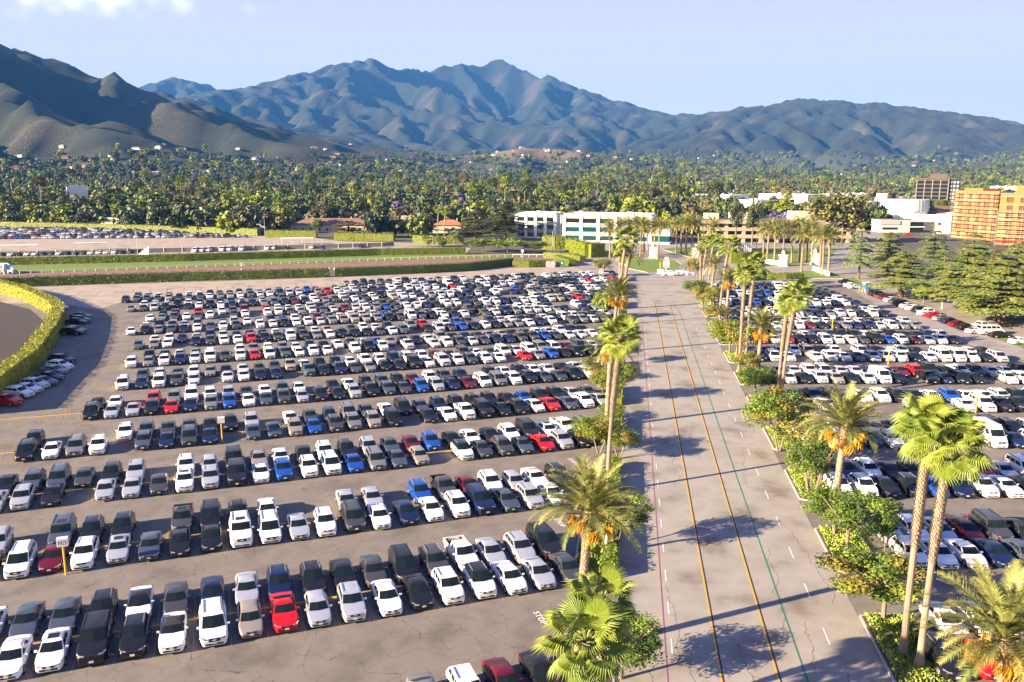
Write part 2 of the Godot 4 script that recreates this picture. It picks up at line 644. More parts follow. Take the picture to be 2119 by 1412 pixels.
func fit_skyline() -> void:
	# water wears the crests down: raise each sector again to the height its crest line was given
	var want := PackedFloat32Array()
	want.resize(150)
	want.fill(-1.0)
	for rd in ridges():
		var pts: Array = rd[0]
		for s in pts.size() - 1:
			for t in 60:
				var p: Vector3 = pts[s].lerp(pts[s + 1], t / 60.0)
				var b := int((rad_to_deg(atan2(p.x, -p.z)) + 36.0) / 72.0 * 150.0)
				if b >= 0 and b < 150:
					want[b] = maxf(want[b], (p.y - 34.0) / Vector2(p.x, p.z).length())
	for turn in 2:
		var have := crest_angles()
		var ratio := PackedFloat32Array()
		ratio.resize(150)
		for b in 150:
			var sum := 0.0
			var n := 0
			for k in range(maxi(b - 3, 0), mini(b + 4, 150)):
				if want[k] > 0.0 and have[k] > 0.0:
					sum += clampf(want[k] / have[k], 0.6, 1.7)
					n += 1
			ratio[b] = sum / n if n else 1.0
		for j in th:
			for i in tw:
				var x := TX0 + i * TSTEP
				var z := TZ0 - j * TSTEP
				var f := clampf((rad_to_deg(atan2(x, -z)) + 36.0) / 72.0 * 150.0 - 0.5, 0, 148.9)
				var k := j * tw + i
				var base := valley_height(x, z)
				var e := (land[k] - 34.0) / sqrt(x * x + z * z)
				var near_crest := smoothstep(0.25, 0.9, e / maxf(want[int(f)], 0.01))
				var s := 1.0 + (lerpf(ratio[int(f)], ratio[int(f) + 1], f - int(f)) - 1.0) * near_crest
				if land[k] > base:
					land[k] = base + (land[k] - base) * s



# ---------------------------------------------------------------- flat ground, road, markings

func on_drive(n: float, z: float) -> Vector2:
	# the point of the line z = const at that distance across the drive
	return Vector2((n - z * DN.y) / DN.x, z)


func on_row(n: float, b: float) -> Vector2:
	# the point of the row line at that distance across the drive
	var a := (n - b * RV.dot(DN)) / RU.dot(DN)
	return row_at(a, b)


func make_grounds() -> void:
	sheet("ground", [Vector2(-4000, 400), Vector2(4000, 400), Vector2(4000, -760), Vector2(-4000, -760)], -0.03, mats.valley)
	sheet("parking_lot", [Vector2(-190, 60), Vector2(170, 60), Vector2(170, -120), Vector2(122, -300), Vector2(60, -330), Vector2(-10, -322), Vector2(-60, -283), Vector2(-190, -255)], 0.0, mats.asphalt)
	# the paler paving along the track and around the junction
	sheet("paved_apron", [Vector2(-134.06, -220.06), Vector2(-119.04, -220.37), Vector2(-104.42, -211.02), Vector2(-102.72, -229.43), Vector2(-60.64, -252.19), Vector2(-31.03, -271.54), Vector2(29.99, -291.86), drive_at(-0.4, 262), Vector2(25.51, -319.91), Vector2(12.71, -309.58), Vector2(0.36, -309.23), Vector2(-0.18, -314.11), Vector2(-16.48, -294.94), Vector2(-45.22, -282.89), Vector2(-77.62, -271.62), Vector2(-102.99, -264.85), Vector2(-126.92, -257.27), Vector2(-151.18, -248.99)], 0.006, mats.pale_asphalt)
	sheet("driveway", [drive_at(-0.2, -50), drive_at(18.6, -50), drive_at(18.6, 232), drive_at(20, 262), drive_at(-0.4, 262), drive_at(-0.2, 232)], 0.010, mats.drive_asphalt)
	sheet("junction_road", [drive_at(-0.4, 262), drive_at(20, 262), Vector2(62.4, -259.55), Vector2(81.61, -271.88), Vector2(99.19, -271.09), Vector2(103.01, -262.82), Vector2(95.26, -214.99), Vector2(91.84, -176.11), Vector2(95.56, -154.94), Vector2(105.2, -145.27), Vector2(148.87, -208.44), Vector2(145.55, -303.9), Vector2(182.7, -435.99), Vector2(264.5, -557.94), Vector2(107.9, -433.05), Vector2(14.26, -420.38), Vector2(17.1, -333.96)], 0.014, mats.street_asphalt)
	var q := MB.new()
	stripe(q, drive_at(7.12, -40), drive_at(7.12, 229), 0.13, 0.020)
	stripe(q, drive_at(11.0, -40), drive_at(11.0, 229), 0.13, 0.020)
	structure("yellow_lane_lines", q.flat(), mats.yellow_line)
	q = MB.new()
	stripe(q, drive_at(7.27, -40), drive_at(7.27, 229), 0.10, 0.019)
	stripe(q, drive_at(11.15, -40), drive_at(11.15, 229), 0.10, 0.019)
	structure("black_lane_lines", q.flat(), mats.black_line)
	q = MB.new()
	stripe(q, drive_at(12.95, -40), drive_at(12.95, 215), 0.12, 0.020)
	stripe(q, drive_at(12.95, 215), drive_at(11.7, 231), 0.10, 0.020)
	structure("green_lane_line", q.flat(), mats.green_line)
	q = MB.new()
	stripe(q, drive_at(3.5, -40), drive_at(3.5, 229), 0.09, 0.020)
	structure("purple_lane_line", q.flat(), mats.purple_line)
	q = MB.new()
	for k in 27:
		stripe(q, drive_at(3.95, 40 + k * 5.6), drive_at(3.95, 42 + k * 5.6), 0.11, 0.021)
		stripe(q, drive_at(15.5, 38 + k * 7.2), drive_at(15.5, 40.4 + k * 7.2), 0.11, 0.021)
	structure("white_lane_dashes", q.flat(), mats.white_line)
	q = MB.new()
	stripe(q, drive_at(0.3, 229.4), drive_at(18.2, 231.4), 0.12, 0.021)
	stripe(q, drive_at(0.3, 199), drive_at(18.2, 201), 0.06, 0.021)
	stripe(q, drive_at(0.3, 183), drive_at(18.2, 186), 0.05, 0.021)
	structure("pavement_seams", q.flat(), mats.black_line)
	# long cracks that wander along the lanes
	q = MB.new()
	rng.seed = 44
	for c in [[1.9, 40], [5.3, 52], [9.2, 44], [11.9, 38], [12.2, 60], [14.3, 48], [16.4, 42], [17.2, 66], [5.8, 90], [13.9, 92], [9.4, 100], [16.6, 110], [2.6, 108], [8.6, 135], [14.8, 140]]:
		var p := drive_at(c[0], c[1])
		for s in 46:
			var e := p + DW * grow(0.15, 0.5) + DN * grow(-0.22, 0.22)
			stripe(q, p, e, grow(0.02, 0.055), 0.0145)
			if rng.randf() < 0.12:
				stripe(q, e, e + DN * grow(-1.0, 1.0) + DW * grow(-0.3, 0.6), 0.025, 0.0146)
			p = e
	structure("road_cracks", q.flat(), plain("crack_fill", lin(0.10, 0.088, 0.076), 0.95))
	# stall lines of the main lot and of the lot across the drive
	q = MB.new()
	for k in range(-1, 13):
		var b := 60.1 + 16.5 * k - (2.6 if k < 0 else 0.0)
		for i in range(-14, 70):
			var a := -16.37 + 2.629 * i
			if row_at(a, b + 5.0).dot(DN) < -3.6 and row_at(a, b).x > -112 + k * 2.5:
				stripe(q, row_at(a, b), row_at(a, b + 9.86), 0.09, 0.012)
	structure("stall_lines", q.flat(), mats.lot_line)
	q = MB.new()
	for k in range(0, 5):
		var b := 60.1 + 16.5 * k
		stripe(q, row_at(-30, b + 4.93), on_row(-5.0, b + 4.93), 0.28, 0.015)
	structure("row_centre_lines", q.flat(), mats.yellow_line)
	q = MB.new()
	for j in range(-2, 11):
		var z := -85.2 - 16.65 * j
		for m in range(-8, 60):
			var x := 47.3 + 2.6 * m
			if Vector2(x, z - 4).dot(DN) > 23.0 and x < lot_edge(z) - 1.0:
				stripe(q, Vector2(x, z), Vector2(x, z - 9.9), 0.09, 0.012)
	structure("stall_lines", q.flat(), mats.lot_line)
	# hatched corners at the open ends of the rows
	q = MB.new()
	for k in range(2, 7):
		var b := 60.1 + 16.5 * k
		var a0: float = -16.37 + 2.629 * [0, 0, -3, -3, -1, 0, 0][k]
		for s in 5:
			stripe(q, row_at(a0 - 1.2 * s, b + 1.0 * s), row_at(a0 - 1.2 * s - 1.1, b + 9.0 - 0.4 * s), 0.08, 0.013)
		stripe(q, row_at(a0 - 0.2, b), row_at(a0 - 6.2, b + 8.5), 0.10, 0.013)
		stripe(q, row_at(a0 - 0.2, b + 9.6), row_at(a0 - 6.4, b + 8.6), 0.10, 0.013)
	structure("corner_markings", q.flat(), mats.lot_line)
	# paving joints on the pale apron
	q = MB.new()
	for i in range(-20, 42):
		stripe(q, row_at(i * 4.6, 262), row_at(i * 4.6, 270), 0.10, 0.011)
	for s in 3:
		stripe(q, row_at(-60, 262 + 7 * s), row_at(120, 262 + 7 * s), 0.08, 0.011)
	structure("apron_joints", q.flat(), mats.black_line)
	# STOP where the aisles meet the drive
	for k in range(0, 6):
		var tm := TextMesh.new()
		tm.text = "STOP"
		var f := SystemFont.new()
		f.font_names = ["Droid Sans"]
		f.font_weight = 700
		tm.font = f
		tm.font_size = 64
		tm.pixel_size = 0.0135
		tm.depth = 0.004
		var at := on_row(-6.0, 56.5 + 16.5 * k)
		var right := Vector3(-RV.x, 0, -RV.y)
		var up := Vector3(RU.x, 0, RU.y)
		var o := structure("stop_lettering", tm, mats.white_line)
		o.transform = Transform3D(Basis(right, up * 0.8, Vector3.UP), g3(at, 0.016))
	# grass
	sheet("lawn", [Vector2(43.33, -338.54), Vector2(42.03, -307.23), Vector2(47.17, -295.21), Vector2(55.59, -299.89), Vector2(61.68, -310.98), Vector2(64.36, -321.06), Vector2(64.89, -335.43), Vector2(60.12, -340.99)], 0.06, mats.lawn)
	sheet("lawn", [Vector2(38.47, -376.58), Vector2(39.2, -348.24), Vector2(46.49, -340.56), Vector2(52.92, -344.68), Vector2(44.36, -372.13)], 0.06, mats.lawn)
	sheet("lawn", [Vector2(68.11, -387.29), Vector2(73.83, -345.34), Vector2(84.94, -355.89), Vector2(103.69, -365.12), Vector2(94.28, -395.83), Vector2(76.69, -397.79)], 0.06, mats.lawn)
	sheet("lawn", [Vector2(111.71, -393.89), Vector2(151.5, -392.76), Vector2(124.15, -341.06), Vector2(105.89, -320.56), Vector2(89.75, -315.05), Vector2(84.26, -321.64), Vector2(98.21, -356.33)], 0.06, mats.lawn)
	sheet("lawn", [Vector2(83.48, -278.27), Vector2(96.26, -279.9), Vector2(108.36, -278.91), Vector2(110.06, -275.1), Vector2(110.73, -294.03), Vector2(108.81, -302.88), Vector2(98.14, -296.6)], 0.06, mats.lawn)
	sheet("verge", [Vector2(109.46, -277.64), Vector2(105.86, -249.66), Vector2(104, -215.16), Vector2(102.4, -186.43), Vector2(101.63, -165.23), Vector2(100.3, -138.18), Vector2(106.5, -147.16), Vector2(105.72, -172.16), Vector2(105.92, -195.2), Vector2(107.85, -223.38), Vector2(109.47, -258.42), Vector2(113.95, -283.01)], 0.06, mats.lawn)
	sheet("shaded_mound_soil", [Vector2(-86.19, -139.13), Vector2(-94.7, -163.14), Vector2(-105.02, -188.86), Vector2(-121.24, -210.68), Vector2(-135.55, -222.57), Vector2(-177.06, -245.23), Vector2(-105.41, -132.3)], 0.05, mats.mound)
	for pts in [[Vector3(43.25, 0.06, -337.95), Vector3(41.96, 0.06, -306.68), Vector3(47.08, 0.06, -294.69), Vector3(55.5, 0.06, -299.36), Vector3(61.57, 0.06, -310.43), Vector3(64.25, 0.06, -320.49), Vector3(64.77, 0.06, -334.83)], [Vector3(67.99, 0.06, -386.61), Vector3(73.7, 0.06, -344.73), Vector3(84.79, 0.06, -355.27)], [Vector3(83.33, 0.06, -277.78), Vector3(96.09, 0.06, -279.41), Vector3(108.17, 0.06, -278.42), Vector3(109.87, 0.06, -274.62)]]:
		var kb := MB.new()
		for i in pts.size() - 1:
			kb.beam(pts[i], pts[i + 1], 0.3, 0.18)
		structure("kerb", kb.flat(), mats.concrete)


func lot_edge(z: float) -> float:
	# the slanting right edge of the lot across the drive
	var a := Vector2(93.04, -234.58)
	var b := Vector2(93.91, -152.45)
	return a.x + (z - a.y) / (b.y - a.y) * (b.x - a.x)


# ---------------------------------------------------------------- track, hedges, fence

func hedge(called: String, label: String, path: Array, wide: float, tall: float, col: Color, group := "", dense := 5.0, leaf := 0.34) -> void:
	var core := MB.new()
	var out := MB.new()
	for s in path.size() - 1:
		var a: Vector2 = path[s]
		var b: Vector2 = path[s + 1]
		var len := a.distance_to(b)
		var d := (b - a) / len
		var side := Vector2(-d.y, d.x)
		core.col = col * 0.8
		core.beam(g3(a - d * 0.2, tall * 0.46), g3(b + d * 0.2, tall * 0.46), wide * 0.86, tall * 0.9)
		var n := int(len * (tall * 2.0 + wide) * dense)
		for i in n:
			var t := rng.randf() * len
			var q := rng.randf() * (tall * 2.0 + wide)
			var p := g3(a + d * t)
			var nrm := Vector3.UP
			var wave := sin(t * 0.9 + s) * 0.10 + sin(t * 2.3 + s * 2.0) * 0.07
			if q < tall:
				p += g3(side * (wide * 0.5 + wave + grow(-0.12, 0.1)), q)
				nrm = g3(side)
			elif q < tall * 2.0:
				p += g3(-side * (wide * 0.5 + wave + grow(-0.12, 0.1)), q - tall)
				nrm = g3(-side)
			else:
				p += g3(side * (q - tall * 2.0 - wide * 0.5), tall + wave + grow(-0.12, 0.1))
			leaf_quad(out, p, nrm, leaf * grow(0.7, 1.4), col * grow(0.72, 1.3))
	var am := core.flat()
	am = out.flat(am)
	var o := part(called, am, mats.leaf)
	tag(o, label, "hedge", group)


func leaf_quad(mb: MB, p: Vector3, nrm: Vector3, size: float, col: Color) -> void:
	var n := (nrm + Vector3(grow(-1, 1), grow(-0.6, 1), grow(-1, 1)) * 0.85).normalized()
	var x := n.cross(Vector3(grow(-1, 1), grow(-1, 1), grow(-1, 1))).normalized()
	var y := n.cross(x)
	mb.col = Color(col.r, col.g, col.b)
	mb.quad(p - x * size * 0.5, p + y * size * 0.32, p + x * size * 0.5, p - y * size * 0.32)


func make_track() -> void:
	sheet("dirt_track", [Vector2(-190.18, -263.88), Vector2(-164.38, -271.3), Vector2(-112.6, -290.15), Vector2(-53.29, -311.74), Vector2(-0, -332.5), Vector2(17.19, -335.84), Vector2(17.98, -351.64), Vector2(-0.01, -349.01), Vector2(-56.48, -330.77), Vector2(-118.25, -305.05), Vector2(-172.48, -285.01), Vector2(-199.75, -277.5)], 0.02, mats.dirt)
	sheet("turf_track", [Vector2(-200.21, -278.15), Vector2(-172.89, -285.69), Vector2(-118.55, -305.83), Vector2(-56.63, -331.69), Vector2(-0.01, -350.03), Vector2(16.07, -353.65), Vector2(16.35, -360.04), Vector2(-20, -358.83), Vector2(-56.25, -353.39), Vector2(-126.85, -327.7), Vector2(-187.45, -310.31), Vector2(-216.6, -301.47)], 0.03, mats.lawn)
	sheet("service_yard", [Vector2(-232.28, -299.47), Vector2(-187.45, -310.31), Vector2(-126.85, -327.7), Vector2(-56.25, -353.39), Vector2(-20, -358.83), Vector2(-18.92, -391.75), Vector2(-59.12, -400.77), Vector2(-107.5, -378.65), Vector2(-155.83, -360.83), Vector2(-207.59, -344.35), Vector2(-252.17, -325.68)], 0.02, mats.pale_asphalt)
	sheet("far_lot", [Vector2(-252.17, -325.68), Vector2(-207.59, -344.35), Vector2(-155.83, -360.83), Vector2(-107.5, -378.65), Vector2(-58.74, -398.11), Vector2(-23.14, -407.56), Vector2(-23.77, -418.91), Vector2(-47.41, -418), Vector2(-87.41, -428.41), Vector2(-102.55, -447.02), Vector2(-133.97, -459.47), Vector2(-179.13, -479.71), Vector2(-316.8, -528.97), Vector2(-432.79, -563.68)], 0.016, mats.pale_asphalt)
	var green := Color(0.075, 0.115, 0.010)
	var lime := Color(0.165, 0.20, 0.008)
	hedge("hedge", "long dark clipped hedge between pale apron and dirt track", [Vector2(-169.45, -244.37), Vector2(-152.75, -251.65), Vector2(-128.28, -260.1), Vector2(-104.13, -267.85), Vector2(-78.5, -274.77), Vector2(-60.72, -279.8)], 2.6, 3.0, green, "", 4.0)
	hedge("hedge", "clipped hedge beyond the gap post, bending away along the dirt track", [Vector2(-58.63, -280.52), Vector2(-45.65, -285.62), Vector2(-29.95, -291.67), Vector2(-16.64, -297.9), Vector2(-7.04, -309.02), Vector2(-0.36, -316.61)], 2.6, 3.0, green, "", 4.0)
	hedge("hedge", "short rounded hedge beside the green utility boxes at the track's end", [Vector2(0.54, -312.48), Vector2(6.21, -311.01), Vector2(12.48, -312.82)], 2.6, 2.6, lime.lerp(green, 0.5), "", 6.0)
	hedge("hedge", "tall yellow-topped hedge behind the turf with parked vans along it", [Vector2(-217.68, -303), Vector2(-182.36, -313.79), Vector2(-127.19, -328.6), Vector2(-89.52, -342.14), Vector2(-56.42, -354.43), Vector2(-20.11, -361)], 2.8, 3.0, lime.lerp(green, 0.45), "", 4.0)
	hedge("hedge", "bright trimmed hedge row behind the crowded far lot", [Vector2(-384.43, -540.16), Vector2(-314.09, -524.39), Vector2(-245.66, -505.25), Vector2(-180.54, -483.54), Vector2(-138.09, -464.66)], 3.0, 3.9, lime, "", 2.4, 0.5)
	hedge("hedge", "bright trimmed hedge between two gates in front of the brown-roofed house", [Vector2(-129.73, -450.96), Vector2(-117.18, -449.78), Vector2(-102.92, -448.69)], 3.0, 4.0, lime, "", 3.0, 0.45)
	hedge("hedge", "bright trimmed hedge right of the second gate below the layered cedar", [Vector2(-89.8, -432.97), Vector2(-73.2, -430.51), Vector2(-59.44, -427.98)], 3.0, 4.0, lime, "", 3.0, 0.45)
	hedge("hedge", "trimmed hedge beside tall twin palms at the far lot's end", [Vector2(-48.22, -420.91), Vector2(-37.46, -412.63), Vector2(-23.84, -411.73)], 3.0, 4.0, green.lerp(lime, 0.4), "", 3.0, 0.45)
	hedge("hedge", "tall square-cut bright hedge before the glass corner of the white office", [Vector2(14.2, -385.38), Vector2(19.55, -383.12), Vector2(23.69, -383.26)], 4.0, 6.5, lime, "", 4.0, 0.5)
	hedge("hedge", "square-cut hedge block with sunlit yellow flank beside the junction", [Vector2(25.03, -373.78), Vector2(28.83, -362.63), Vector2(31.25, -347.99), Vector2(37.03, -352.26)], 4.0, 6.0, lime, "", 4.0, 0.5)
	hedge("hedge", "low hedge curving behind the track rail", [Vector2(13.35, -345.41), Vector2(19.43, -341.66), Vector2(24.85, -336.07), Vector2(27.32, -328.76)], 3.0, 2.6, lime.lerp(green, 0.3), "", 5.0)
	hedge("hedge", "low hedge curl by the green utility boxes and the drive", [Vector2(17.39, -332.11), Vector2(20.5, -321.48), Vector2(22.24, -314.76)], 3.0, 2.6, lime.lerp(green, 0.5), "", 5.0)
	hedge("hedge", "big clipped hedge sweeping around the bare brown mound", [Vector2(-76.32, -115.54), Vector2(-80.16, -128.94), Vector2(-84.35, -144.9), Vector2(-94.18, -169.96), Vector2(-104.75, -193.97), Vector2(-111.1, -203.45), Vector2(-119.8, -213.83), Vector2(-132.66, -228.79), Vector2(-145.77, -239.86), Vector2(-158.96, -247.75)], 2.6, 3.6, Color(0.26, 0.27, 0.006), "", 9.0, 0.34)
	hedge("hedge", "boxy hedge edging the grass at the head of the far parking rows", [Vector2(84.28, -278.29), Vector2(89.48, -277.13), Vector2(95.5, -278.58)], 2.0, 2.0, lime.lerp(green, 0.5), "", 6.0)
	hedge("hedge", "dark low hedge between the junction and the palm-side lot", [Vector2(68.48, -269.1), Vector2(74.57, -271.71), Vector2(81.87, -274.39)], 2.0, 1.8, green, "", 6.0)
	hedge("hedge", "clipped hedge block behind the white enclosure near the gate pillars", [Vector2(84.11, -326.89), Vector2(88.43, -327.02), Vector2(92.61, -330.74)], 2.6, 4.4, lime, "", 6.0)
	# the rails of the track
	for line in [["white running rail between dirt track and turf", [Vector2(-166.07, -285.18), Vector2(-118.25, -305.05), Vector2(-56.48, -330.77), Vector2(-0.01, -349.01), Vector2(19.76, -347.62), Vector2(26.48, -332.39)], 66]]:
		var rail := thing("track_rail", line[0], "rail", Vector3.ZERO)
		var pts: Array = line[1]
		var total := 0.0
		for i in pts.size() - 1:
			total += pts[i].distance_to(pts[i + 1])
			var mb := MB.new()
			mb.beam(g3(pts[i], 1.08), g3(pts[i + 1], 1.08), 0.16, 0.14)
			part("top_rail", mb.flat(), mats.white, rail)
		var pm := MB.new()
		pm.beam(Vector3(0, 0, 0), Vector3(0, 1.02, 0), 0.12, 0.12)
		var post_mesh := pm.flat()
		var n: int = line[2]
		for k in n:
			var want := total * k / (n - 1.0)
			for i in pts.size() - 1:
				var l: float = pts[i].distance_to(pts[i + 1])
				if want <= l + 0.001:
					part("post", post_mesh, mats.white, rail, Transform3D(Basis(), g3(pts[i].lerp(pts[i + 1], want / l))))
					break
				want -= l
	for mk in [["black and white striped furlong pole by the dirt track's near hedge", Vector2(-92.67, -289.98), 2.6], ["white furlong pole beside the short rounded hedge", Vector2(3.98, -333.55), 3.4]]:
		var pole := thing("furlong_pole", mk[0], "pole", g3(mk[1]))
		for k in 5:
			var mb := MB.new()
			mb.tube(Vector3(0, mk[2] * k / 5.0, 0), Vector3(0, mk[2] * (k + 1) / 5.0, 0), 0.16, 0.16, 8)
			part("band", mb.flat(), mats.white if k % 2 == 0 else mats.black_ink, pole)
		var hd := MB.new()
		hd.box(Vector3(0, mk[2] + 0.5, 0), Vector3(1.0, 0.9, 0.5))
		part("marker_head", hd.flat(), mats.white if mk[2] > 3 else mats.grey_panel, pole)
	var gap := thing("gate_post", "white posts closing the gap between the two track hedges", "post", g3(Vector2(-59.61, -279.83)))
	for s in [-1, 1]:
		var mb := MB.new()
		mb.box(Vector3(s * 0.8, 1.5, 0), Vector3(0.3, 3.0, 0.3))
		part("post", mb.flat(), mats.white, gap)
	# starting gate
	var gate := thing("starting_gate", "white and blue horse starting gate at the end of the track", "starting gate", g3(Vector2(-173.3, -286.38)), -0.16)
	for k in 7:
		var mb := MB.new()
		mb.box(Vector3(-9.0 + k * 1.9, 1.4, 0), Vector3(0.3, 2.8, 2.6))
		mb.tube(Vector3(-9.0 + k * 1.9, 0.9, 1.3), Vector3(-9.0 + k * 1.9, 1.9, 1.4), 0.5, 0.3, 8)
		part("stall_divider", mb.flat(), mats.white, gate)
	var beamm := MB.new()
	beamm.box(Vector3(-3.4, 3.1, 0), Vector3(12.2, 0.6, 2.8))
	part("top_beam", beamm.flat(), mats.white, gate)
	beamm = MB.new()
	beamm.box(Vector3(-3.4, 3.15, 1.42), Vector3(11.6, 0.22, 0.04))
	part("lettering_band", beamm.flat(), plain("blue_band", lin(0.03, 0.12, 0.4), 0.5), gate)
	beamm = MB.new()
	beamm.beam(Vector3(2.6, 3.2, 0), Vector3(5.0, 1.0, 0), 0.4, 1.6)
	beamm.box(Vector3(4.6, 0.8, 0), Vector3(2.0, 1.2, 2.2))
	part("tow_frame", beamm.flat(), plain("pale_blue", lin(0.25, 0.45, 0.55), 0.5), gate)
	for s in [-1, 1]:
		beamm = MB.new()
		beamm.tube(Vector3(4.6, 0.45, s * 1.2 - 0.15), Vector3(4.6, 0.45, s * 1.2 + 0.15), 0.45, 0.45, 12)
		part("wheel", beamm.flat(), mats.tyre, gate)
	# screened fence
	var fence := thing("screen_fence", "grey screened fence with white posts between yard and far lot", "fence", Vector3.ZERO)
	var fpts := [Vector2(-238.49, -332.6), Vector2(-208.17, -345.34), Vector2(-155.83, -360.83), Vector2(-107.5, -378.65), Vector2(-79.35, -388.3), Vector2(-60.59, -395.41), Vector2(-55.73, -400.89)]
	for i in fpts.size() - 1:
		var a: Vector2 = fpts[i]
		var b: Vector2 = fpts[i + 1]
		var n := int(a.distance_to(b) / 6.5)
		for k in n:
			var p := a.lerp(b, float(k) / n)
			var r := a.lerp(b, float(k + 1) / n)
			var mb := MB.new()
			mb.beam(g3(p, 1.0), g3(r, 1.0), 0.05, 1.8)
			part("screen_panel", mb.flat(), mats.screen_cloth, fence)
			mb = MB.new()
			mb.box(g3(p, 1.1), Vector3(0.14, 2.2, 0.14))
			part("post", mb.flat(), mats.white, fence)
	for cn in [["long flat white canopy over the fence near the starting gate", Vector2(-217.42, -360.97), Vector2(-203.72, -365.93)], ["long flat white canopy along the fence above a line of parked cars", Vector2(-192.07, -373.29), Vector2(-180.09, -378.51)], ["long pale canopy over the fence behind the white vans", Vector2(-110.81, -407.04), Vector2(-95.89, -410.41)]]:
		var c: Vector2 = (cn[1] + cn[2]) * 0.5
		var dv: Vector2 = cn[2] - cn[1]
		var can := thing("canopy", cn[0], "canopy", g3(c), -dv.angle())
		var mb := MB.new()
		mb.box(Vector3(0, 3.0, 0), Vector3(dv.length(), 0.25, 3.2))
		part("roof", mb.flat(), mats.white, can)
		for k in 4:
			mb = MB.new()
			mb.box(Vector3((k / 3.0 - 0.5) * (dv.length() - 1.0), 1.45, 1.3), Vector3(0.14, 2.9, 0.14))
			part("post", mb.flat(), mats.white, can)
	var ramp := thing("ramp", "white triangular ramp panel at the end of the fence cars", "ramp", g3(Vector2(-153.71, -354.41)), -0.2)
	var rm := MB.new()
	for s in [-0.2, 0.2]:
		rm.tri(Vector3(-2.6, 0.05, s), Vector3(2.6, 3.4, s), Vector3(2.6, 0.05, s))
	rm.quad(Vector3(-2.6, 0.05, -0.2), Vector3(-2.6, 0.05, 0.2), Vector3(2.6, 3.4, 0.2), Vector3(2.6, 3.4, -0.2))
	part("panel", rm.flat(), mats.white, ramp)
	for ub in [["dark grey utility box behind the apron by the short hedge", Vector2(14.19, -311.24), mats.grey_panel], ["green utility box with white label by the low hedge curl", Vector2(17.79, -312.16), plain("box_green", lin(0.05, 0.13, 0.08), 0.6)]]:
		var o := thing("utility_box", ub[0], "utility box", g3(ub[1]))
		var mb := MB.new()
		mb.box(Vector3(0, 1.1, 0), Vector3(2.9, 2.2, 1.6))
		part("cabinet", mb.flat(), ub[2], o)
		mb = MB.new()
		mb.box(Vector3(0.5, 1.5, 0.81), Vector3(0.5, 0.5, 0.02))
		part("label_plate", mb.flat(), mats.white, o)
		mb = MB.new()
		mb.box(Vector3(-1.6, 1.1, 0.2), Vector3(0.25, 2.3, 0.25))
		part("post", mb.flat(), mats.concrete, o)



# ---------------------------------------------------------------- cars

const KINDS := {
	"s": {"name": "sedan", "L": 4.75, "W": 1.84, "H": 1.46, "fo": 0.93, "wb": 2.78, "r": 0.33, "hn": 0.70, "hc": 0.98, "hr": 1.05, "zc": 1.30, "rf": 2.10, "rr": 3.30, "rb": 4.10, "doors": 2},
	"h": {"name": "hatchback", "L": 4.2, "W": 1.78, "H": 1.50, "fo": 0.85, "wb": 2.6, "r": 0.31, "hn": 0.74, "hc": 1.0, "hr": 1.04, "zc": 1.08, "rf": 1.80, "rr": 3.65, "rb": 4.02, "doors": 2},
	"u": {"name": "suv", "L": 4.65, "W": 1.87, "H": 1.69, "fo": 0.90, "wb": 2.72, "r": 0.36, "hn": 0.86, "hc": 1.12, "hr": 1.16, "zc": 1.25, "rf": 1.98, "rr": 3.95, "rb": 4.45, "doors": 3, "rails": 1},
	"U": {"name": "large_suv", "L": 5.25, "W": 2.03, "H": 1.92, "fo": 0.95, "wb": 3.0, "r": 0.40, "hn": 1.0, "hc": 1.24, "hr": 1.26, "zc": 1.45, "rf": 2.10, "rr": 4.85, "rb": 5.15, "doors": 3, "rails": 1},
	"m": {"name": "minivan", "L": 5.15, "W": 1.99, "H": 1.76, "fo": 0.96, "wb": 3.05, "r": 0.34, "hn": 0.80, "hc": 1.06, "hr": 1.12, "zc": 1.0, "rf": 1.98, "rr": 4.65, "rb": 5.02, "doors": 3, "rails": 1},
	"p": {"name": "pickup", "L": 5.5, "W": 1.93, "H": 1.80, "fo": 0.95, "wb": 3.3, "r": 0.39, "hn": 0.98, "hc": 1.16, "hr": 1.16, "zc": 1.45, "rf": 2.08, "rr": 3.45, "rb": 3.72, "doors": 2, "bed": 3.85},
	"c": {"name": "coupe", "L": 4.95, "W": 1.91, "H": 1.44, "fo": 0.95, "wb": 2.9, "r": 0.35, "hn": 0.76, "hc": 0.99, "hr": 1.08, "zc": 1.55, "rf": 2.30, "rr": 3.20, "rb": 4.25, "doors": 1},
	"v": {"name": "convertible", "L": 4.7, "W": 1.84, "H": 1.41, "fo": 0.93, "wb": 2.7, "r": 0.34, "hn": 0.72, "hc": 0.98, "hr": 1.04, "zc": 1.45, "rf": 2.10, "rr": 3.30, "rb": 3.95, "doors": 1, "soft": 1},
	"P": {"name": "passenger_van", "L": 5.8, "W": 2.0, "H": 2.15, "fo": 0.85, "wb": 3.5, "r": 0.38, "hn": 1.0, "hc": 1.30, "hr": 1.30, "zc": 0.95, "rf": 1.62, "rr": 5.45, "rb": 5.70, "doors": 4},
	"C": {"name": "cargo_van", "L": 5.8, "W": 2.0, "H": 2.15, "fo": 0.85, "wb": 3.5, "r": 0.38, "hn": 1.0, "hc": 1.30, "hr": 1.30, "zc": 0.95, "rf": 1.62, "rr": 5.45, "rb": 5.70, "doors": 0},
	"V": {"name": "high_roof_van", "L": 6.0, "W": 2.06, "H": 2.72, "fo": 0.95, "wb": 3.75, "r": 0.36, "hn": 1.0, "hc": 1.42, "hr": 1.5, "zc": 0.82, "rf": 2.05, "rr": 5.70, "rb": 5.95, "doors": 0},
}
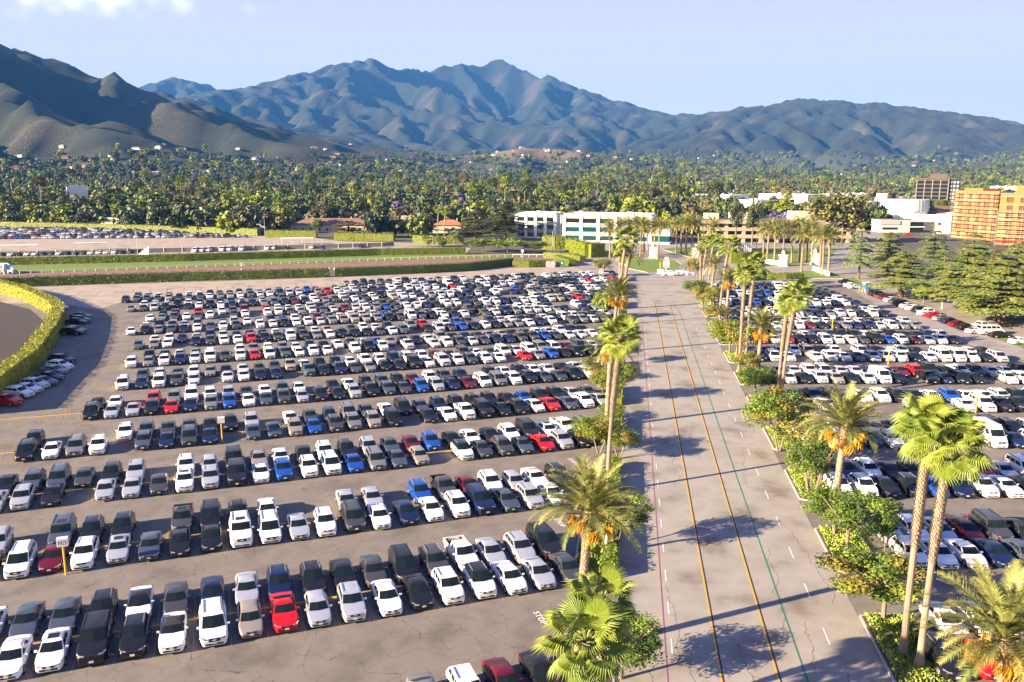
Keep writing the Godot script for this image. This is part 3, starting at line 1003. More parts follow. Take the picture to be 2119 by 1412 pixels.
const PAINTS := {
	"w": ["white", 0.80, 0.80, 0.78, 0.0], "s": ["silver", 0.50, 0.52, 0.54, 0.45], "g": ["grey", 0.20, 0.205, 0.21, 0.3], "d": ["charcoal", 0.060, 0.062, 0.066, 0.25],
	"k": ["black", 0.012, 0.012, 0.014, 0.0], "n": ["navy", 0.010, 0.018, 0.065, 0.2], "b": ["blue", 0.012, 0.075, 0.36, 0.2], "r": ["red", 0.52, 0.008, 0.010, 0.0],
	"m": ["maroon", 0.13, 0.008, 0.018, 0.2], "e": ["beige", 0.34, 0.30, 0.24, 0.35], "l": ["slate blue", 0.075, 0.095, 0.125, 0.35],
}
var car_shapes := {}


func paint(code: String) -> StandardMaterial3D:
	var p: Array = PAINTS[code]
	return plain("paint_" + p[0], lin(p[1], p[2], p[3]), 0.32, p[4], 0.7)


func curve_at(keys: Array, d: float) -> float:
	for i in keys.size() - 1:
		if d <= keys[i + 1][0]:
			return lerpf(keys[i][1], keys[i + 1][1], clampf((d - keys[i][0]) / maxf(keys[i + 1][0] - keys[i][0], 0.001), 0, 1))
	return keys[-1][1]


func ring(zf: float, zb: float, hw: float, hwb: float, yf: float, yb: float, bow: float) -> PackedVector3Array:
	# front centre, then round the driver's right side to the back and home
	return PackedVector3Array([Vector3(0, yf, zf + bow), Vector3(hw, yf, zf), Vector3(lerpf(hw, hwb, 0.33), lerpf(yf, yb, 0.33), lerpf(zf, zb, 0.33)), Vector3(lerpf(hw, hwb, 0.67), lerpf(yf, yb, 0.67), lerpf(zf, zb, 0.67)), Vector3(hwb, yb, zb), Vector3(0, yb, zb - bow * 0.5), Vector3(-hwb, yb, zb), Vector3(-lerpf(hw, hwb, 0.67), lerpf(yf, yb, 0.67), lerpf(zf, zb, 0.67)), Vector3(-lerpf(hw, hwb, 0.33), lerpf(yf, yb, 0.33), lerpf(zf, zb, 0.33)), Vector3(-hw, yf, zf)])


func pane(mb: MB, b0: Vector3, b1: Vector3, t0: Vector3, t1: Vector3, u0: float, u1: float, w0: float, w1: float, out: float) -> void:
	var n := (b1 - b0).cross(t0 - b0).normalized() * out
	var f := func(u: float, w: float) -> Vector3: return b0.lerp(b1, u).lerp(t0.lerp(t1, u), w) + n
	mb.quad(f.call(u0, w0), f.call(u0, w1), f.call(u1, w1), f.call(u1, w0))


func car_shape(code: String) -> Array:
	# [name, mesh, paint or the name of a material, position]
	if car_shapes.has(code):
		return car_shapes[code]
	var k: Dictionary = KINDS[code]
	var L: float = k.L
	var W: float = k.W
	var H: float = k.H
	var half := L * 0.5
	var parts := []
	var wheels := [k.fo, k.fo + k.wb]
	var r2: float = k.r + 0.05
	var ds: Array = [0.0, 0.03, 0.12, 0.28, k.fo + k.wb * 0.5, L - 0.25, L - 0.08, L]
	for w in wheels:
		for o in [-1.0, -0.93, -0.72, -0.38, 0.0, 0.38, 0.72, 0.93, 1.0]:
			ds.append(w + r2 * o)
	for extra in [k.zc, k.rb, k.zc * 0.5 + 0.1]:
		ds.append(minf(extra, L - 0.02))
	ds.sort()
	var has_bed: bool = k.has("bed")
	var tops := [[0.0, k.hn - 0.16], [0.05, k.hn - 0.08], [0.25, k.hn], [k.zc, k.hc], [k.rb, k.hr], [L - 0.12, k.hr - 0.03], [L, k.hr - 0.16]]
	if has_bed:
		tops = [[0.0, k.hn - 0.16], [0.05, k.hn - 0.06], [0.25, k.hn], [k.zc, k.hc], [k.bed - 0.06, k.hr], [k.bed - 0.04, 0.80], [L, 0.80]]
	var sections := []
	for d in ds:
		var hw: float = W * 0.5 * curve_at([[0.0, 0.76], [0.12, 0.87], [0.45, 0.97], [1.1, 1.0], [L - 0.9, 1.0], [L - 0.3, 0.96], [L, 0.86]], d)
		var yt: float = curve_at(tops, d)
		var yb := 0.24
		for w in wheels:
			var q: float = absf(d - w)
			if q < r2:
				yb = maxf(yb, k.r + sqrt(r2 * r2 - q * q) * 0.98)
		yt = maxf(yt, yb + 0.03)
		var z: float = half - d
		var sec := PackedVector3Array()
		for q in [[0.93, 0.0], [1.0, 0.30], [1.0, 0.62], [0.965, 0.88], [0.90, 0.97], [0.84, 1.0]]:
			sec.append(Vector3(hw * q[0], lerpf(yb, yt, q[1]), z))
		sec.append(Vector3(0, yt + 0.035, z + (0.06 if d < 0.2 else (-0.04 if d > L - 0.2 else 0.0))))
		for i in range(5, -1, -1):
			sec.append(Vector3(-sec[i].x, sec[i].y, sec[i].z))
		sections.append(sec)
	var body := MB.new()
	for s in sections.size() - 1:
		var a: PackedVector3Array = sections[s]
		var b: PackedVector3Array = sections[s + 1]
		for i in 12:
			body.quad(a[i], a[i + 1], b[i + 1], b[i])
	for e in [0, sections.size() - 1]:
		var a: PackedVector3Array = sections[e]
		for i in range(0, 6):
			if e == 0:
				body.quad(a[i], a[12 - i], a[11 - i], a[i + 1])
			else:
				body.quad(a[i + 1], a[11 - i], a[12 - i], a[i])
	if has_bed:
		var bz: float = half - k.bed
		for s in [-1, 1]:
			body.box(Vector3(s * (W * 0.5 - 0.07), 0.98, (bz - half) * 0.5), Vector3(0.10, 0.42, half + bz - 0.08))
		body.box(Vector3(0, 0.98, -half + 0.09), Vector3(W - 0.26, 0.40, 0.10))
	parts.append(["body", body.smooth(38), "paint", Vector3.ZERO])
	# cabin
	var zc: float = half - k.zc
	var wbelt: float = W * 0.5 * 0.89
	var wroof: float = W * 0.5 * (0.70 if H < 1.6 else (0.76 if H < 1.85 else 0.82))
	var y0f: float = k.hc - 0.02
	var y0b: float = k.hr - 0.02
	var zrb: float = half - k.rb
	var rb := ring(zc, zrb, wbelt, wbelt * 0.94, y0f, y0b, 0.16)
	var ye: float = H - 0.075
	var rt := ring(half - k.rf, half - k.rr, wroof, wroof * 0.95, ye, ye - 0.02, 0.07)
	var ri := ring(half - k.rf - 0.16, half - k.rr + 0.14, wroof * 0.82, wroof * 0.78, H - 0.012, H - 0.03, 0.05)
	var cabin := MB.new()
	for i in 10:
		var j := (i + 1) % 10
		cabin.quad(rb[i], rt[i], rt[j], rb[j])
		cabin.quad(rt[i], ri[i], ri[j], rt[j])
	var mid := Vector3(0, H, (ri[0].z + ri[5].z) * 0.5)
	for i in 10:
		cabin.tri(ri[i], mid, ri[(i + 1) % 10])
	parts.append(["roof", cabin.smooth(32), "soft_top" if k.has("soft") else "paint", Vector3.ZERO])
	var g := MB.new()
	pane(g, rb[9], rb[0], rt[9], rt[0], 0.07, 1.0, 0.10 if H < 2.5 else 0.06, 0.93 if H < 2.5 else 0.62, 0.012)
	pane(g, rb[0], rb[1], rt[0], rt[1], 0.0, 0.93, 0.10 if H < 2.5 else 0.06, 0.93 if H < 2.5 else 0.62, 0.012)
	parts.append(["windshield", g.smooth(30), "glass", Vector3.ZERO])
	g = MB.new()
	pane(g, rb[4], rb[5], rt[4], rt[5], 0.1, 1.0, 0.12, 0.9, 0.012)
	pane(g, rb[5], rb[6], rt[5], rt[6], 0.0, 0.9, 0.12, 0.9, 0.012)
	parts.append(["rear_window", g.smooth(30), "glass", Vector3.ZERO])
	var cuts := [[[0.12, 0.60]], [[0.10, 0.62], [0.66, 0.86]], [[0.10, 0.46], [0.50, 0.84]], [[0.08, 0.38], [0.41, 0.68], [0.71, 0.93]], [[0.05, 0.22], [0.25, 0.47], [0.50, 0.71], [0.74, 0.95]]]
	var doors: Array = [[0.06, 0.24]] if k.doors == 0 else cuts[k.doors]
	for cut in doors:
		for s in [0, 1]:
			g = MB.new()
			if s == 0:
				pane(g, rb[1], rb[4], rt[1], rt[4], cut[0], cut[1], 0.10, 0.80 if H < 2.5 else 0.5, 0.012)
			else:
				pane(g, rb[6], rb[9], rt[6], rt[9], 1.0 - cut[1], 1.0 - cut[0], 0.10, 0.80 if H < 2.5 else 0.5, 0.012)
			parts.append(["side_window", g.flat(), "glass", Vector3.ZERO])
	if k.has("rails"):
		for s in [-1, 1]:
			g = MB.new()
			var a := Vector3(s * wroof * 0.86, H + 0.035, half - k.rf - 0.3)
			var b := Vector3(s * wroof * 0.82, H + 0.015, half - k.rr + 0.25)
			g.beam(a, b, 0.045, 0.05)
			for t in [0.03, 0.5, 0.97]:
				g.box(a.lerp(b, t) - Vector3(0, 0.04, 0), Vector3(0.05, 0.05, 0.12))
			parts.append(["roof_rail", g.flat(), "rail_metal" if code == "u" else "dark_trim", Vector3.ZERO])
	# nose and tail
	for s in [-1, 1]:
		g = MB.new()
		var hx: float = W * 0.5
		var yh: float = k.hn - 0.12
		var p := [Vector3(s * hx * 0.44, yh, half + 0.015), Vector3(s * hx * 0.74, yh + 0.02, half - 0.05), Vector3(s * hx * 0.93, yh + 0.05, half - 0.36)]
		var hgt := 0.085 if H < 1.7 else 0.12
		for i in 2:
			var up0 := Vector3(0, hgt * (0.8 + 0.2 * i), -0.07)
			var up1 := Vector3(0, hgt, -0.07)
			g.quad(p[i], p[i] + up0, p[i + 1] + up1, p[i + 1])
			g.quad(p[i], p[i + 1], p[i + 1] + up1 * 0.9, p[i] + up0 * 0.9)
		parts.append(["headlight", g.flat(), "headlight", Vector3.ZERO])
		g = MB.new()
		g.box(Vector3(s * hx * 0.74, k.hr - 0.22, -half + 0.10), Vector3(hx * 0.36, 0.16 if H < 1.6 else 0.34, 0.22))
		parts.append(["tail_light", g.flat(), "tail_light", Vector3.ZERO])
		g = MB.new()
		g.box(Vector3(s * (hx + 0.06), k.hc + 0.06, zc - 0.30), Vector3(0.20, 0.13, 0.11), Basis(Vector3.UP, s * 0.25))
		parts.append(["mirror", g.smooth(20), "paint", Vector3.ZERO])
	g = MB.new()
	g.box(Vector3(0, k.hn - 0.13, half - 0.02), Vector3(W * 0.40, 0.14 if H < 1.7 else 0.22, 0.12))
	parts.append(["grille", g.flat(), "dark_trim", Vector3.ZERO])
	g = MB.new()
	g.box(Vector3(0, 0.36, half - 0.05), Vector3(W * 0.62, 0.13, 0.12))
	parts.append(["bumper_intake", g.flat(), "dark_trim", Vector3.ZERO])
	g = MB.new()
	g.box(Vector3(0, 0.47, half + 0.03), Vector3(0.31, 0.15, 0.02))
	parts.append(["license_plate", g.flat(), "plate", Vector3.ZERO])
	for w in wheels:
		for s in [-1, 1]:
			var t := MB.new()
			t.tube(Vector3(-0.11 * s, 0, 0), Vector3(0.11 * s, 0, 0), k.r, k.r, 18)
			var am := t.smooth(40)
			var rim := MB.new()
			rim.tube(Vector3(0.10 * s, 0, 0), Vector3(0.118 * s, 0, 0), k.r * 0.66, k.r * 0.62, 12)
			rim.flat(am)
			parts.append(["wheel", am, "wheel", Vector3(s * (W * 0.5 - 0.105), k.r, half - w)])
	if has_bed:
		g = MB.new()
		g.box(Vector3(0, 0.845, (half - k.bed - half) * 0.5), Vector3(W - 0.3, 0.02, L - k.bed - 0.2))
		parts.append(["bed_floor", g.flat(), "dark_trim", Vector3.ZERO])
	car_shapes[code] = parts
	return parts


func car_material(key: String, colour: String) -> Material:
	return paint(colour) if key == "paint" else mats[key]


func build_car(code: String, colour: String, extra: String, root: Node3D) -> void:
	for p in car_shape(code):
		var o := MeshInstance3D.new()
		o.mesh = p[1]
		if p[2] == "wheel":
			o.set_surface_override_material(0, mats.tyre)
			o.set_surface_override_material(1, mats.rim)
		elif p[0] == "roof" and extra == "B":
			o.set_surface_override_material(0, paint("k"))
			o.set_meta("label", "black roof")
		else:
			o.set_surface_override_material(0, car_material(p[2], colour))
		o.position = p[3]
		o.name = p[0]
		root.add_child(o, true)
	if extra == "o":
		var k: Dictionary = KINDS[code]
		var g := MB.new()
		g.box(Vector3(0, k.H + 0.004, k.L * 0.5 - k.rf - 0.62), Vector3(k.W * 0.40, 0.024, 0.72))
		part("sunroof", g.flat(), mats.glass, root)


func far_car(code: String) -> ArrayMesh:
	# the same shape as one mesh, its paint tinted per copy
	var am := ArrayMesh.new()
	var sets := {}
	for p in car_shape(code):
		var m: ArrayMesh = p[1]
		for s in m.get_surface_count():
			var key: String = ("tyre" if s == 0 else "rim") if p[2] == "wheel" else p[2]
			if not sets.has(key):
				sets[key] = [PackedVector3Array(), PackedVector3Array()]
			var a := m.surface_get_arrays(s)
			var vs: PackedVector3Array = a[Mesh.ARRAY_VERTEX]
			var ns: PackedVector3Array = a[Mesh.ARRAY_NORMAL] if a[Mesh.ARRAY_NORMAL] != null else PackedVector3Array()
			for t in range(0, vs.size(), 3):
				var fn := (vs[t + 2] - vs[t]).cross(vs[t + 1] - vs[t]).normalized()
				for q in 3:
					sets[key][0].append(vs[t + q] + p[3])
					sets[key][1].append(ns[t + q] if ns.size() else fn)
	var n := 0
	for key in sets:
		var a := []
		a.resize(Mesh.ARRAY_MAX)
		a[Mesh.ARRAY_VERTEX] = sets[key][0]
		a[Mesh.ARRAY_NORMAL] = sets[key][1]
		am.add_surface_from_arrays(Mesh.PRIMITIVE_TRIANGLES, a)
		var m: Material = mats.get(key)
		if key == "paint":
			var pm := plain("far_paint", Color(1, 1, 1), 0.32, 0.1, 0.7)
			pm.vertex_color_use_as_albedo = true
			m = pm
		am.surface_set_material(n, m)
		n += 1
	return am


var cars := []


func add_car(token: String, at: Vector2, turn: float, where := "", row := "", seat := 0) -> void:
	cars.append({"k": token[0], "c": token[1], "x": token.substr(2), "p": at, "t": turn, "where": where, "row": row, "seat": seat, "d": Vector3(at.x, 34, at.y).length()})


func random_car() -> String:
	var q := rng.randf()
	var k := "s" if q < 0.44 else ("u" if q < 0.80 else ("h" if q < 0.87 else ("m" if q < 0.93 else ("U" if q < 0.96 else ("p" if q < 0.99 else "c")))))
	q = rng.randf()
	var c := "w" if q < 0.25 else ("s" if q < 0.38 else ("g" if q < 0.46 else ("d" if q < 0.60 else ("k" if q < 0.80 else ("n" if q < 0.88 else ("b" if q < 0.91 else ("r" if q < 0.935 else ("m" if q < 0.955 else ("l" if q < 0.985 else "e")))))))))
	return k + c


func row_cars(tokens: String, start: int, k: int, back: bool) -> void:
	var b := 60.1 + 16.5 * k + (4.93 if back else 0.0) - (2.6 if k < 0 else 0.0)
	var list := tokens.split(" ")
	for n in list.size():
		var i := start + n
		if list[n] == ".":
			continue
		var deep: float = KINDS[list[n][0]].L * 0.5 + 0.12 + grow(-0.1, 0.22)
		var p := row_at(-16.37 + 2.629 * (i + 0.5) + grow(-0.12, 0.12), b + deep)
		add_car(list[n], p, 0.3368 + grow(-0.025, 0.025), "%s line of row %s" % ["back" if back else "front", ["zero", "one", "two", "three", "four", "five"][k + 1]], "L%d%s" % [k, "b" if back else "f"], i)


func side_cars(tokens: String, start: int, j: int, back: bool) -> void:
	var z := -85.2 - 16.65 * j - (4.95 if back else 0.0)
	var list := tokens.split(" ")
	for n in list.size():
		if list[n] == ".":
			continue
		var deep: float = KINDS[list[n][0]].L * 0.5 + 0.12 + grow(-0.1, 0.22)
		var p := Vector2(48.6 + 2.6 * (start + n) + grow(-0.1, 0.1), z - deep)
		add_car(list[n], p, grow(-0.03, 0.03), "%s line of far-side row %s" % ["back" if back else "front", ["one", "two", "three", "four", "five", "six", "seven"][j + 2]], "R%d%s" % [j, "b" if back else "f"], start + n)


func make_cars() -> void:
	rng.seed = 77
	row_cars("sg uw sm sk", 10, -1, true)
	row_cars("sw sl sl uk swB sd sn ss un uk sk sd mk ud pw ss us Uk", -1, 0, true)
	row_cars("sw swo Uk uk vw mw he cr hs us sw sk uw uwB sw ss sd", 0, 0, false)
	row_cars("sd mw sm uw sso sl sk sk Uwo mw ss uw md sw sn sw uw Un sl us sw", -2, 1, false)
	row_cars("us . Ulo uk uk . pdo mk uko sw . . ss ss . ub pd sm uw hs cw uk", -2, 1, true)
	row_cars("ss us sk . ss ss sd uwo us Uk sw ub uw mw sb mg sl he . uwB sd ud slo sr us uk", -3, 2, false)
	row_cars("sk ul ml sd uk us . uw hs Uk se sw sk uw uk us sl sm ub sk sw sk uw Uk swo pw ud", -3, 2, true)
	row_cars("mk sw mg uw . ul sn md sn . sl sl ue sb ud ug ue mk . sk sw pw Uk sk uk sw cr sl uw ss", -3, 3, false)
	row_cars("uk . . . uw ul sd sd sk uk us . sw sd hn mg sl sw mk sl un uk uk uk sk sb uk uk ss sd", -3, 3, true)
	row_cars("mk ss ss uk sr sn ug ub sw sl ud hs uk sk us uk ul sd ub us sn sm mw mg uw uk sd sd mk uw", -1, 4, false)
	row_cars("vk sw . ur ug Uw uw us sd sw ud sw . sk sw uk ul uk sm uw ud un . uk sw uk sw ss sk ss sd", -1, 4, true)
	side_cars("sw sw us", -6, -2, true)
	side_cars("uk sr sk", -7, -2, false)
	side_cars("us uw ss sm Ud vk sl", -5, -1, true)
	side_cars("uw sw sw sn sl", -5, -1, false)
	side_cars("uw uw sk uk hb sn uw cw sk", -5, 0, false)
	side_cars("sk un uw sk sk sn sk sr ss Uw", -5, 0, true)
	side_cars("ss sw ss ud uw vw sw sd . Vw sn uw", -4, 1, false)
	side_cars("uw sw uw sn ss sn Uk uw sw us Uk uk us", -4, 1, true)
	side_cars("sw . sw . . . . hs . . sw Uw uk pk uk", -3, 2, false)
	side_cars("sn un sk . sw uw uk sk sw ub sw swo uw uk uw", -2, 2, true)
	side_cars("sn ss sk us se sk ss Cw sk . pk sn mk sk . uw uw", -2, 3, false)
	side_cars("sn sw sw uw ms ss ss sn ss sm ur Uk sk pw uk ss sw Uk", -2, 3, true)
	# the rows farther off
	var starts := [0, 0, 0, -1, 0, -2, -3, 20]
	for n in 8:
		var k := 5 + n
		for back in [false, true]:
			if k == 12 and back:
				continue
			var b: float = 60.1 + 16.5 * k + (4.93 if back else 0.0)
			for i in range(starts[n] + (1 if back else 0), 70):
				var a := -16.37 + 2.629 * (i + 0.5)
				if row_at(a, b + 2.5).dot(DN) > -4.6:
					break
				var tk := random_car()
				if rng.randf() < 0.055:
					continue
				if k == 6 and not back and i == 8:
					tk = "sr"
				if k == 8 and not back and i == 22:
					tk = "Pw"
				if k == 11 and i == 31:
					tk = "Cw" if back else "sr"
				add_car(tk, row_at(a + grow(-0.12, 0.12), b + KINDS[tk[0]].L * 0.5 + 0.12 + grow(-0.1, 0.2)), 0.3368 + grow(-0.03, 0.03))
	for j in range(4, 11):
		var z := -85.2 - 16.65 * j
		for back in [false, true]:
			for m in range(-10, 64):
				var x := 48.6 + 2.6 * m
				var zz := z - (4.95 if back else 0.0) - 2.5
				if Vector2(x, zz).dot(DN) < 23.6 or x > lot_edge(zz) - 2.0:
					continue
				var tk := random_car()
				if j == 4 and not back and (m == 12 or m == 13):
					tk = "Pw"
				elif rng.randf() < 0.06:
					continue
				add_car(tk, Vector2(x + grow(-0.1, 0.1), z - (4.95 if back else 0.0) - KINDS[tk[0]].L * 0.5 - 0.2), grow(-0.04, 0.04))
	# the cars in the hedge's shade, the line under the cedars, the yard and the far lot
	var shade := [["ub", 20, 828], ["Uw", 55, 812], ["sw", 80, 806], ["sd", 100, 790], ["sl", 72, 800], ["uw", 90, 775], ["uw", 108, 764], ["sd", 125, 752]]
	var hedge_side := [Vector2(-74.85, -121.66), Vector2(-75.65, -126.08), Vector2(-75.95, -128.99), Vector2(-76.08, -131.42), Vector2(-75.88, -133.63), Vector2(-76.53, -136.88), Vector2(-78.24, -141.34), Vector2(-78.95, -144.6), Vector2(-81.19, -149.55), Vector2(-93.13, -176.83), Vector2(-93.35, -178.48), Vector2(-98.74, -189.6), Vector2(-98.81, -191.49), Vector2(-101.51, -197.36), Vector2(-114.04, -210.83), Vector2(-118.75, -216.26), Vector2(-122.55, -220.3)]
	var hk := ["ur", "uw", "sw", "us", "sl", "sn", "sg", "uw", "uk", "uk", "un", "sk", "ul", "sd", "sw", "un", "sd"]
	for n in hedge_side.size():
		add_car(hk[n], hedge_side[n], 1.36 if n < 9 else 1.5, "shade of the big clipped hedge", "H", n)
	add_car("sk", Vector2(105.29, -266.4), 1.75)
	add_car("sw", Vector2(103.5, -258.27), 1.75)
	add_car("ss", Vector2(103.37, -253.87), 1.75)
	for n in 17:
		var t := n / 16.0
		var p: Vector2 = Vector2(102.36, -239.52).lerp(Vector2(99.92, -181.74), pow(t, 1.15))
		add_car(["un", "uk", "sd", "sm", "ss", "sd", "uk", "ss", "sw", "uk", "pw", "sr", "sg", "sn", "sm", "sk", "ss"][n], p + Vector2(1.0, 0), 1.9 + grow(-0.05, 0.05))
	add_car("pw", Vector2(104.9, -187.07), 1.95)
	add_car("Pw", Vector2(103.54, -180.67), 1.62)
	add_car("sk", Vector2(103.47, -176.83), 1.6)
	add_car("sw", Vector2(103.82, -170.11), 1.75)
	for n in 18:
		add_car(["sn", "sw", "sk", "sw", "sw", "sn", "sd", "sw", "sk", "sl", "sd", "sw", "sw", "sw", "uw", "sk", "ul", "un"][n], Vector2(-207.2, -344.36).lerp(Vector2(-158.53, -358.55), n / 17.0) + Vector2(0, -1.5), grow(-0.1, 0.1))
	for px in [Vector2(-136.18, -365.97), Vector2(-133.71, -367.19), Vector2(-131.43, -368.41), Vector2(-126.19, -370.9), Vector2(-123.65, -372.15), Vector2(-118.57, -373.5), Vector2(-108.78, -378.6), Vector2(-106.55, -379.89)]:
		add_car("Pw", px, 0.05)
	for px in [Vector2(-101.1, -381.3), Vector2(-90.5, -384.14), Vector2(-84.99, -381.87), Vector2(-69.28, -389.93)]:
		add_car(["un", "sn", "hw", "sk"][int(absf(px.x)) % 4], px, 0.05)
	for r in 7:
		var ra: Vector2 = Vector2(-310.97, -428.77).lerp(Vector2(-400.9, -554.67), r / 6.0)
		var rb: Vector2 = Vector2(-137.8, -450.62).lerp(Vector2(-167.13, -476.4), r / 6.0)
		var cnt := int(ra.distance_to(rb) / 2.75)
		for n in cnt:
			var t := float(n) / cnt
			if rng.randf() < 0.10 + 0.55 * smoothstep(0.8, 1.0, t) + (0.35 if t > 0.62 and r > 3 else 0.0):
				continue
			add_car(random_car(), ra.lerp(rb, t), 0.3 + grow(-0.05, 0.05))
	cars.sort_custom(func(a, b): return a.d < b.d)
	var by_seat := {}
	for c in cars:
		if c.row:
			by_seat["%s:%d" % [c.row, c.seat]] = c
	var protos := {}
	var used := {}
	var rest := {}
	var n_single := 0
	for c in cars:
		if n_single < 300 and c.row:
			n_single += 1
			var name_: String = KINDS[c.k].name
			var key: String = c.k + c.c + c.x
			var root: Node3D
			if protos.has(key):
				root = protos[key].duplicate()
			else:
				root = Node3D.new()
				build_car(c.k, c.c, c.x, root)
				protos[key] = root
			root.name = numbered(name_)
			root.position = g3(c.p, 0.012)
			root.rotation.y = c.t
			tag(root, car_label(c, by_seat, used), kind_word(c.k), "cars parked in the lots")
			add_child(root)
		else:
			if not rest.has(c.k):
				rest[c.k] = []
			rest[c.k].append(c)
	for k in rest:
		var mm := MultiMesh.new()
		mm.transform_format = MultiMesh.TRANSFORM_3D
		mm.use_colors = true
		mm.mesh = far_car(k)
		mm.instance_count = rest[k].size()
		for i in rest[k].size():
			var c: Dictionary = rest[k][i]
			mm.set_instance_transform(i, Transform3D(Basis(Vector3.UP, c.t), g3(c.p, 0.03)))
			var p: Array = PAINTS[c.c]
			mm.set_instance_color(i, Color(p[1], p[2], p[3]))
		var o := MultiMeshInstance3D.new()
		o.multimesh = mm
		o.name = numbered("distant_%ss" % KINDS[k].name)
		tag(o, "%ss packed in the farther rows of the lots" % kind_word(k), "parked cars", "", "stuff")
		add_child(o)


func kind_word(k: String) -> String:
	return {"suv": "SUV", "large_suv": "large SUV", "passenger_van": "van", "cargo_van": "van", "high_roof_van": "van"}.get(KINDS[k].name, KINDS[k].name)


func short(c) -> String:
	return "%s %s" % [PAINTS[c.c][0], kind_word(c.k)]


func car_label(c: Dictionary, by_seat: Dictionary, used: Dictionary) -> String:
	var own := short(c)
	if c.x == "o":
		own += " with sunroof"
	elif c.x == "B":
		own += " with black roof"
	var a = by_seat.get("%s:%d" % [c.row, c.seat - 1])
	var b = by_seat.get("%s:%d" % [c.row, c.seat + 1])
	if c.row == "H":
		var tries := ["%s parked in the %s" % [own, c.where]]
		if a:
			tries.append("%s beside %s in the %s" % [own, short(a), c.where])
		if b:
			tries.append("%s next to %s in the %s" % [own, short(b), c.where])
		for t in tries:
			if not used.has(t):
				used[t] = true
				return t
		return tries[-1]
	var facing = by_seat.get("%s:%d" % [c.row.replace("f", "#").replace("b", "f").replace("#", "b"), c.seat])
	var back: bool = c.row.ends_with("b")
	var options := []
	var next := "beside empty stalls"
	if a and b:
		next = "between %s and %s" % [short(a), short(b)]
	elif a or b:
		next = "beside %s and a gap" % short(a if a else b)
	options.append("%s %s, %s" % [own, next, c.where])
	if facing:
		options.append("%s %s %s, %s" % [own, "behind" if back else "ahead of", short(facing), c.where])
		if a:
			options.append("%s by %s, %s %s, %s" % [own, short(a), "behind" if back else "before", short(facing), c.where.replace(" line of", ",")])
	options.append("%s, number %d along the %s" % [own, c.seat + 8, c.where])
	for t in options:
		if not used.has(t) and t.split(" ").size() <= 16:
			used[t] = true
			return t
	return options[-1]



# ---------------------------------------------------------------- palms

func frond_mesh(seed_: int, length: float, droop: float, col: Color) -> ArrayMesh:
	# a feather frond along +z: a curved stalk with two rows of narrow leaflets
	rng.seed = seed_
	var mb := MB.new()
	var n := 30
	var prev := Vector3.ZERO
	var p := Vector3.ZERO
	var ang := 0.0
	for i in n:
		var t := float(i) / n
		ang = droop * (t * t * 0.8 + t * 0.2)
		p = prev + Vector3(0, -sin(ang), cos(ang)) * (length / n)
		var w := lerpf(0.055, 0.012, t)
		mb.col = Color(0.26, 0.22, 0.07) if t < 0.25 else col * 1.15
		mb.quad(prev + Vector3(-w, 0, 0), p + Vector3(-w, 0, 0), p + Vector3(w, 0, 0), prev + Vector3(w, 0, 0))
		if t > 0.12:
			var along := (p - prev).normalized()
			var up := along.cross(Vector3.RIGHT).normalized() * -1.0
			if up.y < 0:
				up = -up
			var ll := 0.62 * sin(PI * clampf((t - 0.06) * 0.98 + 0.06, 0, 1)) + 0.12
			for s in [-1, 1]:
				for q in 2:
					var b := prev.lerp(p, q * 0.5)
					var d := (Vector3(s, 0, 0) * 0.78 + along * grow(0.55, 0.8) + up * grow(0.1, 0.5)).normalized() * ll * grow(0.85, 1.1)
					d.y -= ll * 0.10
					var hw := along * 0.042
					mb.col = col * grow(0.75, 1.3)
					mb.tri(b - hw, b + d, b + hw + up * 0.02)
		prev = p
	return mb.flat()


func fan_mesh(seed_: int, col: Color) -> ArrayMesh:
	# a fan leaf on a stalk along +z: pleated, cut into drooping fingers
	rng.seed = seed_
	var mb := MB.new()
	mb.col = Color(0.19, 0.22, 0.05)
	var stem := 1.05
	mb.beam(Vector3.ZERO, Vector3(0, -0.06, stem), 0.05, 0.03)
	var hub := Vector3(0, -0.06, stem)
	var fingers := 30
	for i in fingers:
		var a := lerpf(-2.15, 2.15, (i + 0.5) / fingers)
		var half := 2.15 / fingers
		var r := 1.08 * (1.0 - 0.16 * absf(a) / 2.15) * grow(0.94, 1.05)
		var cup := 0.16 * cos(a)
		var f := func(b: float, rr: float, lift: float) -> Vector3: return hub + Vector3(sin(b) * rr, lift - 0.22 * rr * rr + cup * rr * 0.4, cos(b) * rr)
		mb.col = col * grow(0.82, 1.2)
		var m := 0.62 * r
		# two faces of the pleat, then the finger that hangs from it
		mb.tri(hub, f.call(a - half, m, 0.0), f.call(a, m, 0.045))
		mb.tri(hub, f.call(a, m, 0.045), f.call(a + half, m, 0.0))
		var tip: Vector3 = f.call(a + grow(-0.04, 0.04), r, -0.10 - grow(0.0, 0.16))
		mb.tri(f.call(a - half, m, 0.0), tip, f.call(a, m, 0.045))
		mb.tri(f.call(a, m, 0.045), tip, f.call(a + half, m, 0.0))
	return mb.flat()


func fruit_mesh(seed_: int) -> ArrayMesh:
	# a hanging spray of orange date stalks
	rng.seed = seed_
	var mb := MB.new()
	mb.col = Color(0.60, 0.30, 0.015)
	mb.beam(Vector3.ZERO, Vector3(0, -0.1, 0.75), 0.06, 0.04)
	for i in 46:
		var a := Vector3(0, -0.1, 0.75)
		var b := a + Vector3(grow(-0.35, 0.35), grow(-0.25, 0.05), grow(0.05, 0.45))
		var c := b + Vector3(grow(-0.12, 0.12), grow(-0.75, -0.35), grow(-0.05, 0.15))
		mb.col = Color(0.62, 0.34, 0.02) * grow(0.75, 1.25)
		mb.tri(a, b, b + Vector3(0.035, 0, 0))
		mb.tri(b, c, b + Vector3(0.045, 0.01, 0.01))
		mb.tri(b + Vector3(0, 0, 0.04), c, b + Vector3(0, 0.04, -0.03))
	return mb.flat()


